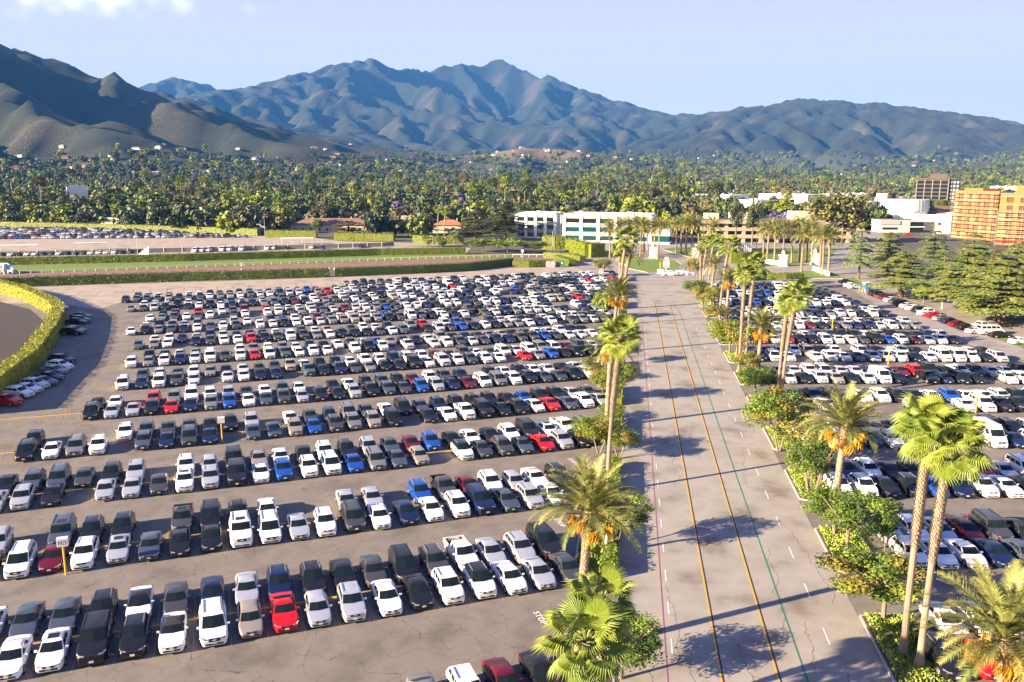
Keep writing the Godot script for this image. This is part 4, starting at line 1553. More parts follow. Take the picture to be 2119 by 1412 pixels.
func trunk_mesh(h: float, lean: float, r: float, date: bool, detail: bool) -> ArrayMesh:
	# tapered and leaning; below the crown the old leaf bases stand out as shingled boots
	rng.seed = int(h * 100) + int(date)
	var mb := MB.new()
	var n := 14
	var at := func(t: float) -> Vector3: return Vector3(lean * t * t, h * t, 0)
	var rad := func(t: float) -> float:
		if date:
			return r * (1.15 - 0.25 * t + (0.95 * smoothstep(0.74, 0.90, t) * (1.0 - smoothstep(0.965, 1.0, t) * 0.6)) + 0.35 * smoothstep(0.06, 0.0, t))
		return r * (1.0 - 0.35 * t + 0.7 * smoothstep(0.06, 0.0, t) + 0.40 * smoothstep(0.45, 0.60, t))
	for i in n:
		var t0 := float(i) / n
		var t1 := float(i + 1) / n
		var c0 := Color(0.26, 0.19, 0.125) if date else Color(0.24, 0.185, 0.14)
		mb.col = c0 * grow(0.85, 1.1)
		mb.tube(at.call(t0), at.call(t1), rad.call(t0), rad.call(t1), 10, false)
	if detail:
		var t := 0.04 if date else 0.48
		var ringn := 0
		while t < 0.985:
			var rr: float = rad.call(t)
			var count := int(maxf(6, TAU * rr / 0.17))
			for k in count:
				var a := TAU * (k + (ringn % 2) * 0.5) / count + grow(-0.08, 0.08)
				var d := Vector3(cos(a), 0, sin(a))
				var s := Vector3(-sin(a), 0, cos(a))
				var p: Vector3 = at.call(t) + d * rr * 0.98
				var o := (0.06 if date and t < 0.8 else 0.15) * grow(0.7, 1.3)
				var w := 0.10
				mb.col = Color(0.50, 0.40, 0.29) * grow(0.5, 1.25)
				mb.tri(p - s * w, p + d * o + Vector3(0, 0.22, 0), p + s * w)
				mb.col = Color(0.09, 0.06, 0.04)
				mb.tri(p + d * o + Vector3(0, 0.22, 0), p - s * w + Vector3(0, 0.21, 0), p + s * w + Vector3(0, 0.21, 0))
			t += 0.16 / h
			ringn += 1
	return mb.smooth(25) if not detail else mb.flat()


var frond_set := []
var fan_set := []
var fruit_set := []
var far_crowns := {}


func palm(date: bool, x: float, z: float, h: float, lean: float, near: bool, label: String, size := 1.0, group := "") -> void:
	var word := "date_palm" if date else "fan_palm"
	var o := thing(word, label, "palm tree", Vector3(x, 0.1, z), 0.0, group)
	var r := 0.31 if date else 0.25
	if not near:
		r *= 1.1
	part("trunk", trunk_mesh(h, lean, r, date, near), mats.bark, o)
	var top := Vector3(lean, h, 0)
	rng.seed = int(absf(x) * 31 + absf(z) * 17)
	if near:
		var n := 74 if date else 27
		for i in n:
			var t := (i + 0.5) / n
			var yaw := i * 2.39996 + grow(-0.2, 0.2)
			var pitch := lerpf(1.4, 0.12, pow(t, 0.85)) if date else lerpf(1.1, -0.85, t)
			var b := Basis(Vector3.UP, yaw) * Basis(Vector3.RIGHT, -pitch - grow(-0.1, 0.1)) * Basis(Vector3.BACK, grow(-0.35, 0.35))
			var sc := (grow(0.85, 1.05) if date else grow(0.85, 1.12)) * size
			var set_: Array = frond_set if date else fan_set
			part("frond", set_[rng.randi() % set_.size()], mats.leaf, o, Transform3D(b.scaled(Vector3.ONE * sc), top + Vector3(0, grow(-0.15, 0.1) - 0.25 * t, 0) + b.z * (0.22 if date else 0.1)))
		if date:
			for i in 12:
				var b := Basis(Vector3.UP, i * TAU / 12 + grow(-0.25, 0.25)) * Basis(Vector3.RIGHT, grow(-0.1, 0.55))
				part("date_cluster", fruit_set[i % fruit_set.size()], mats.leaf, o, Transform3D(b.scaled(Vector3.ONE * size * grow(1.0, 1.4)), top + Vector3(0, -0.5, 0) + b.z * 0.3))
	else:
		var key := "%s%d" % [word, rng.randi() % 2]
		if not far_crowns.has(key):
			var mb := MB.new()
			var st := rng.randi()
			for i in (44 if date else 26):
				var t := (i + 0.5) / (44.0 if date else 26.0)
				rng.seed = st + i
				var b := Basis(Vector3.UP, i * 2.39996) * Basis(Vector3.RIGHT, -(lerpf(1.25, -0.35, t) if date else lerpf(1.1, -0.8, t))) * Basis(Vector3.BACK, grow(-0.4, 0.4))
				var src: ArrayMesh = frond_set[i % frond_set.size()] if date else fan_set[i % fan_set.size()]
				var arr := src.surface_get_arrays(0)
				var mm := MB.new()
				mm.v = arr[Mesh.ARRAY_VERTEX]
				mm.c = arr[Mesh.ARRAY_COLOR]
				mb.put(mm, Transform3D(b, b.z * 0.2))
			if date:
				for i in 3:
					var arr: Array = fruit_set[i % fruit_set.size()].surface_get_arrays(0)
					var mm := MB.new()
					mm.v = arr[Mesh.ARRAY_VERTEX]
					mm.c = arr[Mesh.ARRAY_COLOR]
					var b := Basis(Vector3.UP, i * TAU / 6)
					mb.put(mm, Transform3D(b, Vector3(0, -0.3, 0)))
			far_crowns[key] = mb.flat()
		part("crown", far_crowns[key], mats.leaf, o, Transform3D(Basis(Vector3.UP, grow(0, TAU)).scaled(Vector3.ONE * size), top))


func make_palms() -> void:
	for i in 5:
		frond_set.append(frond_mesh(100 + i, 4.1 + 0.3 * (i % 3), 0.8 + 0.22 * i, [Color(0.19, 0.21, 0.055), Color(0.23, 0.235, 0.065), Color(0.16, 0.19, 0.05), Color(0.27, 0.25, 0.075), Color(0.20, 0.215, 0.06)][i]))
		fan_set.append(fan_mesh(200 + i, [Color(0.15, 0.20, 0.020), Color(0.18, 0.225, 0.022), Color(0.12, 0.175, 0.02), Color(0.20, 0.235, 0.03), Color(0.14, 0.19, 0.018)][i]))
	for i in 3:
		fruit_set.append(fruit_mesh(300 + i))
	# the drive's left edge, from the camera outward
	var f1 := drive_at(-1.8, 44.5)
	palm(false, f1.x, f1.y, 7.6, 0.0, true, "bushy low fan palm whose crown fills the bottom edge of the view", 1.35)
	var f2 := drive_at(-1.0, 47.5)
	palm(false, f2.x, f2.y, 8.6, 0.0, true, "short fan palm with bright spread leaves just behind the bushy low one", 1.12)
	var where := [4.98, -55.95, 10.8, 0.54]
	palm(true, where[0], where[1], where[2], where[3], true, "stout date palm with orange fruit between parked cars and drive hedge, nearest on that edge")
	where = [10.39, -87.12, 17.58, 1.07]
	palm(false, where[0], where[1], where[2], where[3], true, "tall shaggy-trunked fan palm whose crown overlaps a date palm at the drive's edge", 1.25)
	where = [12.98, -111.39, 10.9, 0.38]
	palm(true, where[0], where[1], where[2], where[3], true, "date palm half hidden behind the tall shaggy fan palm", 0.95)
	where = [19.43, -160.3, 11.09, 0.81]
	palm(true, where[0], where[1], where[2], where[3], true, "feathery date palm with fat orange fruit below twin distant fan palms", 1.1)
	where = [24.22, -191.17, 19.78, 1.41]
	palm(false, where[0], where[1], where[2], where[3], false, "tallest fan palm of the cluster before the round lawn", 1.5)
	where = [27.2, -213.63, 15.33, -0.18]
	palm(false, where[0], where[1], where[2], where[3], false, "lower fan palm left of the tallest one before the round lawn", 1.2)
	where = [28.19, -213.65, 13.76, 1.31]
	palm(true, where[0], where[1], where[2], where[3], false, "far date palm with orange fruit against the round lawn", 1.0)
	# the right edge
	where = [29.05, -45.06, 7.6, -0.42]
	palm(true, where[0], where[1], where[2], where[3], true, "thick-trunked date palm with hanging orange fruit in the bottom corner by a red sedan", 1.12)
	where = [28.56, -53.88, 16.59, 0.51]
	palm(false, where[0], where[1], where[2], where[3], true, "front one of the leaning tall twin fan palms over the black SUV", 1.3)
	where = [28.18, -55.58, 17.07, 0.26]
	palm(false, where[0], where[1], where[2], where[3], true, "rear one of the leaning tall twin fan palms over the black SUV", 1.25)
	where = [33.13, -81.96, 9.01, 0.37]
	palm(true, where[0], where[1], where[2], where[3], true, "date palm standing alone between white cars and the dark green island tree", 1.15)
	where = [40.3, -123.01, 16.78, 1.45]
	palm(false, where[0], where[1], where[2], where[3], true, "taller fan palm of the pair rising over the middle of the far-side lot", 1.3)
	where = [40.3, -124.65, 15.33, 0.67]
	palm(false, where[0], where[1], where[2], where[3], true, "shorter fan palm of the pair rising over the middle of the far-side lot", 1.1)
	where = [42.68, -143.69, 7.85, 0.37]
	palm(true, where[0], where[1], where[2], where[3], true, "date palm with drooping orange fruit behind the round-topped island tree", 1.05)
	where = [42.86, -152.12, 17.93, 0.81]
	palm(false, where[0], where[1], where[2], where[3], true, "thin tall fan palm, right-hand of the pair beside the dense round island tree", 1.3)
	where = [39.4, -143.65, 17.18, 0.2]
	palm(false, where[0], where[1], where[2], where[3], true, "thin tall fan palm, left-hand of the pair beside the dense round island tree", 1.1)
	where = [50.34, -196.81, 9.59, 0.29]
	palm(true, where[0], where[1], where[2], where[3], true, "date palm with orange fruit above the sparse shrub island and white vans", 1.0)
	where = [49.06, -198.12, 17.55, 1.47]
	palm(false, where[0], where[1], where[2], where[3], false, "slim fan palm rising behind the date palm with white vans below", 1.3)
	where = [51.76, -218.91, 10.84, 0.47]
	palm(true, where[0], where[1], where[2], where[3], false, "slender date palm with orange fruit halfway to the gate pillars", 1.0)
	where = [56.44, -250.63, 14.3, 1.04]
	palm(false, where[0], where[1], where[2], where[3], false, "slim fan palm in front of the gate pillar beside the drive's far end", 1.3)
	where = [57.29, -257.18, 10.15, -0.32]
	palm(true, where[0], where[1], where[2], where[3], false, "date palm with thick bare trunk before the gate pillar", 1.1)
	where = [55.86, -240.44, 15.52, 1.03]
	palm(false, where[0], where[1], where[2], where[3], false, "slim fan palm right of the gate pillar, crown over the white enclosure road", 1.2)
	# date palms on the lawns
	var lawn := [39.99, -348.26, 11.61, -0.49, 45.14, -354.6, 12.01, -0.54, 49.85, -361.14, 12.02, -0.36, 54.92, -379.52, 12.18, 0.05, 52.83, -350.71, 12.67, 0.38, 55.06, -354.92, 11.62, -0.79, 60.34, -379.71, 10.49, -0.36, 58.64, -350.9, 11.69, -0.22, 58.37, -340.94, 12.9, 0.88]
	var words := ["first from the clipped hedge block", "second from the hedge block", "third from the hedge block", "fourth from the hedge block, set back", "fifth from the hedge block, before the shrub bed", "sixth from the hedge block", "seventh from the hedge block, set back", "eighth, beside the white pillar", "frontmost at the lawn tip"]
	for i in 9:
		palm(true, lawn[i * 4], lawn[i * 4 + 1], lawn[i * 4 + 2], lawn[i * 4 + 3], false, "date palm before the white office, %s" % words[i], 1.3, "date palms before the office")
	lawn = [71.8, -373.06, 11.78, -0.06, 73.04, -368.55, 12.67, -0.11, 73.81, -361.94, 13.46, 0.04, 75.85, -359.84, 12.79, -0.16, 81.12, -371.09, 12.13, -0.35, 83.72, -355.85, 12.05, -0.19]
	words = ["leftmost", "second from the left", "third from the left", "fourth from the left", "fifth, behind the slim fan palms", "last, beside the dark conifer"]
	for i in 6:
		palm(true, lawn[i * 4], lawn[i * 4 + 1], lawn[i * 4 + 2], lawn[i * 4 + 3], false, "date palm on the middle lawn, %s" % words[i], 1.3, "date palms on the middle lawn")
	lawn = [102.17, -346.23, 11.15, -0.09, 98.72, -329.11, 13.21, 0.3, 99.94, -323.84, 12.28, -0.04, 120.07, -377.04, 10.84, -0.07, 108.37, -329.4, 13.04, -0.5, 112, -331.32, 13.67, -0.57, 101.71, -298.17, 13.2, 0.27, 115.49, -333.26, 12.06, -0.29, 112.49, -319.06, 14.44, -0.13, 118.41, -329.71, 10.64, -0.4, 114, -314.1, 11.75, -0.33, 106.14, -289.64, 13.32, -0.5, 108.15, -289.7, 12.84, -0.31]
	words = ["first", "second", "third", "fourth, set back by the street", "fifth, right of the urn pillar", "sixth", "seventh and frontmost by the boxy hedge", "eighth", "ninth", "tenth", "eleventh", "twelfth", "thirteenth, by the corner of the cedar street"]
	for i in 13:
		palm(true, lawn[i * 4], lawn[i * 4 + 1], lawn[i * 4 + 2], lawn[i * 4 + 3], false, "date palm on the gate lawn, %s" % words[i], 1.3, "date palms on the gate lawn")
	var far := [-38.37, -436.61, 15.65, 0.96, -33.48, -418.54, 15.49, 0.9, -27.75, -407.39, 4.6, 0.05, -13.89, -499.17, 9.5, 0.3, -81.6, -504.4, 12.97, 0.65, -39.77, -393.57, 3.34, 0.5, -33.3, -399.05, 2.26, 0.26]
	words = ["thin twin palm, left one, over the hedge at the far lot's end", "thin twin palm, right one, over the hedge at the far lot's end", "short palm right of the thin twins", "palm left of the white office behind the shrub mass", "lone palm beside the brown-roofed house", "low bushy palm at the hedge left of the thin twins", "low bushy palm under the thin twins"]
	for i in 7:
		palm(false, far[i * 4], far[i * 4 + 1], far[i * 4 + 2], far[i * 4 + 3], false, words[i], 1.3)


# ---------------------------------------------------------------- trees

func lobed_crown(seed_: int, lobes: int, wide: float, tall: float, leaves: int, leaf: float, cols: Array, shell := 0.55) -> MB:
	# leaf faces scattered through lobes that sit at the ends of the limbs; centre of the crown at the origin
	rng.seed = seed_
	var mb := MB.new()
	var cs := []
	for i in lobes:
		var a := i * 2.39996 + grow(-0.4, 0.4)
		var y := lerpf(-0.75, 0.8, (i + 0.5) / lobes)
		var rr := sqrt(maxf(0.05, 1.0 - y * y)) * grow(0.45, 0.78)
		cs.append([Vector3(cos(a) * rr * wide, y * tall * 0.72, sin(a) * rr * wide), grow(0.26, 0.46) * wide, cols[rng.randi() % cols.size()]])
	cs.append([Vector3(0, tall * 0.1, 0), wide * 0.5, cols[0]])
	for i in leaves:
		var c: Array = cs[rng.randi() % cs.size()]
		var d := Vector3(rng.randfn(), rng.randfn(), rng.randfn()).normalized()
		var q := pow(rng.randf(), shell)
		var p: Vector3 = c[0] + d * c[1] * q * Vector3(1, 0.8, 1)
		leaf_quad(mb, p, d, leaf * grow(0.6, 1.4), c[2] * grow(0.65, 1.4))
	return mb


func limbs(seed_: int, h: float, spread: float, stems: int, r: float, col: Color) -> MB:
	rng.seed = seed_
	var mb := MB.new()
	mb.col = col
	for s in stems:
		var a := TAU * s / stems + grow(-0.4, 0.4)
		var foot := Vector3(cos(a), 0, sin(a)) * (0.12 * (stems - 1))
		var mid := foot + Vector3(cos(a) * spread * 0.18 * minf(1, stems - 1) + grow(-0.1, 0.1), h * 0.42, sin(a) * spread * 0.18 * minf(1, stems - 1))
		mb.tube(foot, mid, r, r * 0.75, 7, false)
		for b in (5 if stems == 1 else 3):
			var c := a + TAU * b / (5.0 if stems == 1 else 9.0) + grow(-0.3, 0.3)
			var knee := mid + Vector3(cos(c) * spread * 0.3, h * 0.22, sin(c) * spread * 0.3)
			var tip := mid + Vector3(cos(c) * spread * 0.7, h * grow(0.4, 0.58), sin(c) * spread * 0.7)
			mb.tube(mid, knee, r * 0.6, r * 0.42, 6, false)
			mb.tube(knee, tip, r * 0.42, r * 0.12, 5, false)
			mb.tube(knee, knee + Vector3(grow(-0.4, 0.4) * spread, h * 0.25, grow(-0.4, 0.4) * spread), r * 0.3, r * 0.08, 5, false)
	return mb


var crown_cache := {}


func tree(called: String, label: String, x: float, z: float, h: float, wide: float, look: String, group := "", stems := 1, lean := 0.0) -> void:
	var o := thing(called, label, "tree", Vector3(x, land_height(x, z) + 0.05, z), 0.0, group)
	var looks := {
		"myrtle": [[Color(0.13, 0.175, 0.012), Color(0.17, 0.20, 0.014), Color(0.17, 0.145, 0.016), Color(0.10, 0.155, 0.014), Color(0.14, 0.18, 0.012)], 20, 7600, 0.21],
		"deep": [[Color(0.055, 0.105, 0.010), Color(0.08, 0.135, 0.010), Color(0.12, 0.18, 0.012)], 20, 8000, 0.21],
		"magnolia": [[Color(0.20, 0.19, 0.02), Color(0.13, 0.15, 0.02), Color(0.26, 0.19, 0.03), Color(0.09, 0.11, 0.02)], 16, 3000, 0.28],
		"round": [[Color(0.09, 0.14, 0.014), Color(0.13, 0.18, 0.014), Color(0.06, 0.10, 0.014)], 16, 2600, 0.6],
		"bright": [[Color(0.19, 0.26, 0.016), Color(0.14, 0.22, 0.014)], 15, 2600, 0.6],
		"pale": [[Color(0.28, 0.33, 0.09), Color(0.22, 0.28, 0.06)], 15, 2400, 0.6],
		"olive": [[Color(0.12, 0.125, 0.035), Color(0.16, 0.15, 0.04), Color(0.085, 0.095, 0.025)], 15, 2400, 0.7],
		"dark": [[Color(0.038, 0.058, 0.022), Color(0.055, 0.078, 0.024)], 15, 2400, 0.65],
		"lilac": [[Color(0.16, 0.10, 0.30), Color(0.12, 0.08, 0.22)], 13, 1600, 0.6],
		"gold": [[Color(0.24, 0.22, 0.015), Color(0.18, 0.19, 0.02)], 14, 2000, 0.6],
	}
	var k: Array = looks[look]
	var v := rng.randi() % 2
	var key := "%s%d" % [look, v]
	if not crown_cache.has(key):
		crown_cache[key] = lobed_crown(key.hash() & 0xFFFF, k[1], 1.0, 1.0, k[2], k[3] / 3.0 if look in ["myrtle", "deep", "magnolia"] else k[3] / 5.0, k[0], 0.6 if look != "magnolia" else 0.35).flat()
	var tall := h * 0.74 if stems == 1 else h * 0.70
	var turned := rng.randf() * TAU
	part("trunk", limbs(int(x * 10 + z), h * 0.92, wide, stems, 0.10 + h * (0.016 if stems == 1 else 0.004), Color(0.20, 0.155, 0.115)).flat(), mats.bark, o)
	part("crown", crown_cache[key], mats.leaf, o, Transform3D(Basis(Vector3.UP, turned).scaled(Vector3(wide, tall * 0.5, wide)), Vector3(lean, h - tall * 0.5, 0)))


func cedar_mesh(seed_: int, tiers: int, sprays: int, cols: Array, flat_top: bool) -> Array:
	# unit height: level branches in tiers, each a drooping plate of sprays
	rng.seed = seed_
	var leaf := MB.new()
	var wood := MB.new()
	wood.col = Color(0.13, 0.085, 0.06)
	wood.tube(Vector3.ZERO, Vector3(0.01, 0.55, 0), 0.032, 0.022, 9, false)
	wood.tube(Vector3(0.01, 0.55, 0), Vector3(0, 0.97, 0), 0.022, 0.004, 7, false)
	for t in tiers:
		var f := float(t) / (tiers - 1)
		var y := lerpf(0.27, 0.97, f)
		var reach := (0.44 * sqrt(1.0 - f * f * 0.92) if flat_top else 0.5 * pow(1.0 - f * 0.9, 0.6)) * grow(0.85, 1.1)
		var count := int(lerpf(8, 5, f))
		for b in count:
			var a := TAU * b / count + t * 1.1 + grow(-0.25, 0.25)
			var d := Vector3(cos(a), 0, sin(a))
			var s := Vector3(-sin(a), 0, cos(a))
			var L := reach * grow(0.55, 1.15)
			if rng.randf() < 0.12:
				continue
			y += grow(-0.018, 0.018)
			var base := Vector3(0, y, 0)
			wood.tube(base, base + d * L * 0.9 + Vector3(0, 0.02, 0), 0.007, 0.002, 5, false)
			var c: Color = cols[rng.randi() % cols.size()]
			for n in sprays:
				var u := pow(rng.randf(), 0.62)
				var w := L * 0.34 * (1.0 - 0.55 * absf(u - 0.55)) * rng.randfn() * 0.5
				var p := base + d * L * u + s * w + Vector3(0, 0.03 * sin(u * 2.6) - 0.045 * u * u - absf(w) * 0.14 + grow(-0.008, 0.008), 0)
				var out := (d * grow(0.5, 1.0) + s * (signf(w) * grow(0.1, 0.8)) + Vector3(0, grow(-0.55, 0.05), 0)).normalized()
				var side := out.cross(Vector3.UP).normalized()
				var sz := 0.026 * grow(0.6, 1.4)
				leaf.col = c * grow(0.7, 1.35)
				leaf.tri(p - side * sz * 0.42, p + out * sz * 1.3, p + side * sz * 0.42 + Vector3(0, grow(-0.01, 0.01), 0))
				if n % 2 == 0:
					leaf.tri(p - out * sz * 0.3, p + side * sz + out * sz * 0.4 + Vector3(0, -0.4 * sz, 0), p + out * sz * 0.6)
	return [leaf.flat(), wood.flat()]


var cedar_set := []


func cedar(label: String, x: float, z: float, h: float, wide: float, v: int, category := "tree", group := "") -> void:
	var o := thing("cedar_tree", label, category, Vector3(x, land_height(x, z), z), v * 1.7 + x * 0.3, group)
	part("trunk", cedar_set[v][1], mats.bark, o, Transform3D(Basis.from_scale(Vector3(wide, h, wide)), Vector3.ZERO))
	part("crown", cedar_set[v][0], mats.leaf, o, Transform3D(Basis.from_scale(Vector3(wide, h, wide)), Vector3.ZERO))


func make_strips() -> void:
	# planted islands along both edges of the drive
	rng.seed = 50
	var cover := []
	for v in 2:
		var mb := MB.new()
		for i in 3400:
			var p := Vector3(grow(0.25, 3.9), 0, grow(-9.3, -0.3))
			var hgt := 0.30 + 0.22 * sin(p.x * 1.9 + v) * sin(p.z * 1.3)
			p.y = grow(0.12, 1.0) * hgt + 0.15
			leaf_quad(mb, p, Vector3(grow(-1.5, 0.5), grow(0, 0.6), grow(-0.5, 1.2)), grow(0.13, 0.26), [Color(0.22, 0.30, 0.02), Color(0.34, 0.38, 0.08), Color(0.14, 0.22, 0.016)][rng.randi() % 3] * grow(0.75, 1.25))
		cover.append(mb.flat())
	for j in range(-2, 10):
		var z := -68.3 - 16.62 * j
		var pts := [on_drive(18.75, z - 0.4), on_drive(19.6, z), on_drive(22.6, z), on_drive(22.6, z - 9.6), on_drive(18.75, z - 9.3)]
		sheet("planting_bed", pts, 0.13, mats.soil)
		var kb := MB.new()
		for i in 5:
			kb.beam(g3(pts[i], 0.07), g3(pts[(i + 1) % 5], 0.07), 0.17, 0.15)
		structure("kerb", kb.flat(), mats.concrete)
		var o := part("ground_cover", cover[posmod(j, 2)], mats.leaf, null, Transform3D(Basis(Vector3(1, 0, 0), Vector3.UP, Vector3(-DW.x, 0, -DW.y)), g3(on_drive(18.75, z), 0.0)))
		tag(o, "bright low ground cover filling the planted islands beside the drive", "ground cover", "planted islands along the drive", "stuff")
	for k in range(-1, 12):
		var b := 60.4 + 16.5 * k
		var pts := [on_row(-0.2, b + 0.3), on_row(-0.9, b - 0.2), on_row(-3.9, b - 0.2), on_row(-3.9, b + 9.6), on_row(-0.2, b + 9.4)]
		sheet("planting_bed", pts, 0.13, mats.soil)
		var kb := MB.new()
		for i in 5:
			kb.beam(g3(pts[i], 0.07), g3(pts[(i + 1) % 5], 0.07), 0.17, 0.15)
		structure("kerb", kb.flat(), mats.concrete)
		if k == -1:
			continue
		hedge("shrub_hedge", "leafy waist-high hedge along the drive's kerb, island %s from the camera" % ["one", "two", "three", "four", "five", "six", "seven", "eight", "nine", "ten", "eleven", "twelve"][k], [on_row(-0.95, b + 0.4), on_row(-0.95, b + 9.3)], 1.3, 1.25, Color(0.15, 0.21, 0.014), "hedges along the drive's kerb", 26.0, 0.24)
		var o := part("ground_cover", cover[k % 2], mats.leaf, null, Transform3D(Basis(Vector3(0.52, 0, 0), Vector3.UP, Vector3(-DW.x, 0, -DW.y)), g3(on_row(-3.9, b), 0.0)))
		tag(o, "bright low ground cover filling the planted islands beside the drive", "ground cover", "planted islands along the drive", "stuff")


func make_trees() -> void:
	rng.seed = 90
	# island trees: [base x, z, height, lean], width, look, stems, label
	var list := [
		[[7.54, -52.61, 4.33, 0.37], 2.6, "deep", 1, "leafy green tree behind the two low fan palms at the drive's edge"],
		[[9.39, -72.72, 5.53, 0.82], 2.5, "deep", 3, "glossy multi-stemmed tree right of the stout date palm's fruit"],
		[[10.79, -100.01, 4.82, -0.58], 3.0, "myrtle", 2, "spreading crape myrtle over a silver SUV at the end of row two"],
		[[13.01, -98.23, 3.96, 0.3], 2.2, "myrtle", 2, "small crape myrtle leaning over the drive beyond the stout date palm"],
		[[14.34, -115.1, 2.11, -0.19], 2.1, "myrtle", 2, "crape myrtle between the hedge islands below the shaggy fan palm"],
		[[16.37, -124.92, 6.17, 0.12], 2.4, "myrtle", 2, "orange-tinged crape myrtle right of the shaggy fan palm's trunk"],
		[[14.22, -125.46, 4.99, -0.41], 2.1, "myrtle", 2, "green crape myrtle left of the shaggy fan palm's trunk"],
		[[14.1, -137.06, 4.27, -0.65], 1.9, "magnolia", 1, "yellowish sparse magnolia above a white SUV at the rows' end"],
		[[19.68, -150.99, 4.48, 0.75], 2.2, "myrtle", 2, "dense small tree with orange tips below the feathery date palm"],
		[[21.84, -198.97, 6.71, -0.28], 2.4, "bright", 1, "bright green tree left of the feathery date palm"],
		[[30.47, -282.18, 6.61, -0.48], 3.2, "magnolia", 1, "lone sparse magnolia in the apron at the rows' far corner"],
		[[28.86, -60.42, 5.9, -1.11], 3.5, "myrtle", 1, "wide crape myrtle with red-brown tips left of the leaning twin palms"],
		[[30.35, -71.67, 6.01, 1.37], 3.0, "deep", 1, "dark green island tree, right one of the touching pair"],
		[[30.76, -75.83, 4.86, -0.56], 2.3, "deep", 1, "dark green island tree, left one of the touching pair"],
		[[32.5, -87.03, 6.38, -0.56], 2.4, "deep", 5, "vase-shaped many-stemmed tree left of the lone date palm"],
		[[33.95, -95.83, 6.12, 0.49], 3.1, "magnolia", 2, "golden sparse magnolia left of the lone date palm's crown"],
		[[33.29, -101.16, 8.25, -0.53], 3.9, "myrtle", 2, "broad rust-tinged crape myrtle in front of the mid-lot palm pair"],
		[[37.39, -126.3, 5.17, -0.3], 2.5, "deep", 1, "bright-edged dark island tree left of the mid-lot palm pair"],
		[[39.89, -127.47, 4.61, 0.16], 2.3, "deep", 1, "dark island tree at the feet of the mid-lot palm pair"],
		[[40.06, -140.81, 4.37, -0.17], 2.2, "magnolia", 4, "sparse twiggy tree at the foot of a fruiting date palm"],
		[[41.62, -158.85, 6.93, -1.28], 3.2, "myrtle", 1, "dense round island tree, front half of the pair by thin palms"],
		[[41.81, -154.57, 6.58, 0.71], 3.0, "magnolia", 1, "dense yellow-green magnolia behind thin twin palm trunks"],
		[[48.23, -194.15, 4.08, -0.88], 2.8, "magnolia", 2, "low open shrubby tree before the white vans at the drive's edge"],
		[[48.56, -214.06, 6.44, -0.3], 2.3, "magnolia", 1, "yellow-green magnolia at the drive's edge, left of two thin trunks"],
		[[50.39, -210.26, 6.7, -0.33], 2.4, "magnolia", 1, "yellow-green magnolia right of two thin trunks at the drive's edge"],
		[[50.79, -232.74, 5.37, -0.24], 3.4, "deep", 1, "spreading low tree at the drive's far corner"],
		[[59.42, -271.33, 8.06, -1.29], 2.6, "magnolia", 1, "dark-leaved magnolia beside the far gate pillar"],
		[[110.09, -225.12, 4.95, -0.09], 2.6, "bright", 1, "young bright green tree on the verge under the cedars"],
		[[171.42, -435.55, 5.64, 0.29], 5.0, "bright", 1, "bright small tree beyond the street lamp by the tan building"],
	]
	for t in list:
		rng.seed = int(absf(t[0][0]) * 100)
		tree("island_tree", t[4], t[0][0], t[0][1], t[0][2] * 1.06, t[1] * 1.22, t[2], "", t[3], t[0][3])
	for v in 4:
		cedar_set.append(cedar_mesh(400 + v, [8, 7, 9, 8][v], [230, 240, 200, 210][v], [[Color(0.20, 0.245, 0.055), Color(0.17, 0.22, 0.05), Color(0.25, 0.275, 0.075)], [Color(0.16, 0.22, 0.075), Color(0.20, 0.245, 0.085)], [Color(0.075, 0.085, 0.038), Color(0.095, 0.10, 0.045)], [Color(0.085, 0.098, 0.042), Color(0.11, 0.115, 0.05)]][v], v % 2 == 1))
	# the deodars along the street at right
	for c in [
		["layered cedar with bare red-brown trunk at the street corner", 113.79, -277.75, 18.26, -1.51, 13.0, 1], ["broad drooping cedar behind the blue cabin and the shaded car line", 109.25, -236.8, 12.21, -3.01, 25.0, 0],
		["cedar with wide level boughs over the white pickup", 113.61, -211.49, 15.19, -1.98, 26.0, 0], ["bright cedar spreading off the picture's edge above the van", 111.75, -192.73, 14.7, 0.62, 27.0, 0],
		["flat-topped cedar in front of the scaffolded building", 154.68, -312.01, 13.61, -1.7, 17.0, 1], ["cedar before the red awning of the scaffolded building", 164.89, -304.43, 12.78, -1.38, 20.0, 1],
		["dense cedar between the street corner and the flat-topped cedar", 127.78, -288.82, 14.1, -1.74, 21.0, 0], ["shadowed cedar at the picture's edge under the scaffold", 151.32, -252.83, 13.71, -1.63, 24.0, 0],
		["feathery cedar behind the wide-boughed one", 139.61, -247.32, 12.03, -0.93, 22.0, 0], ["half-hidden cedar beyond the parked white SUV on the street", 128.62, -252.3, 11.54, -1.89, 22.0, 1],
		["outermost cedar filling the right margin above the white coupe", 125.12, -200.89, 13.91, -1.7, 26.0, 0],
	]:
		cedar(c[0], c[1], c[2], c[3], c[5], c[6])
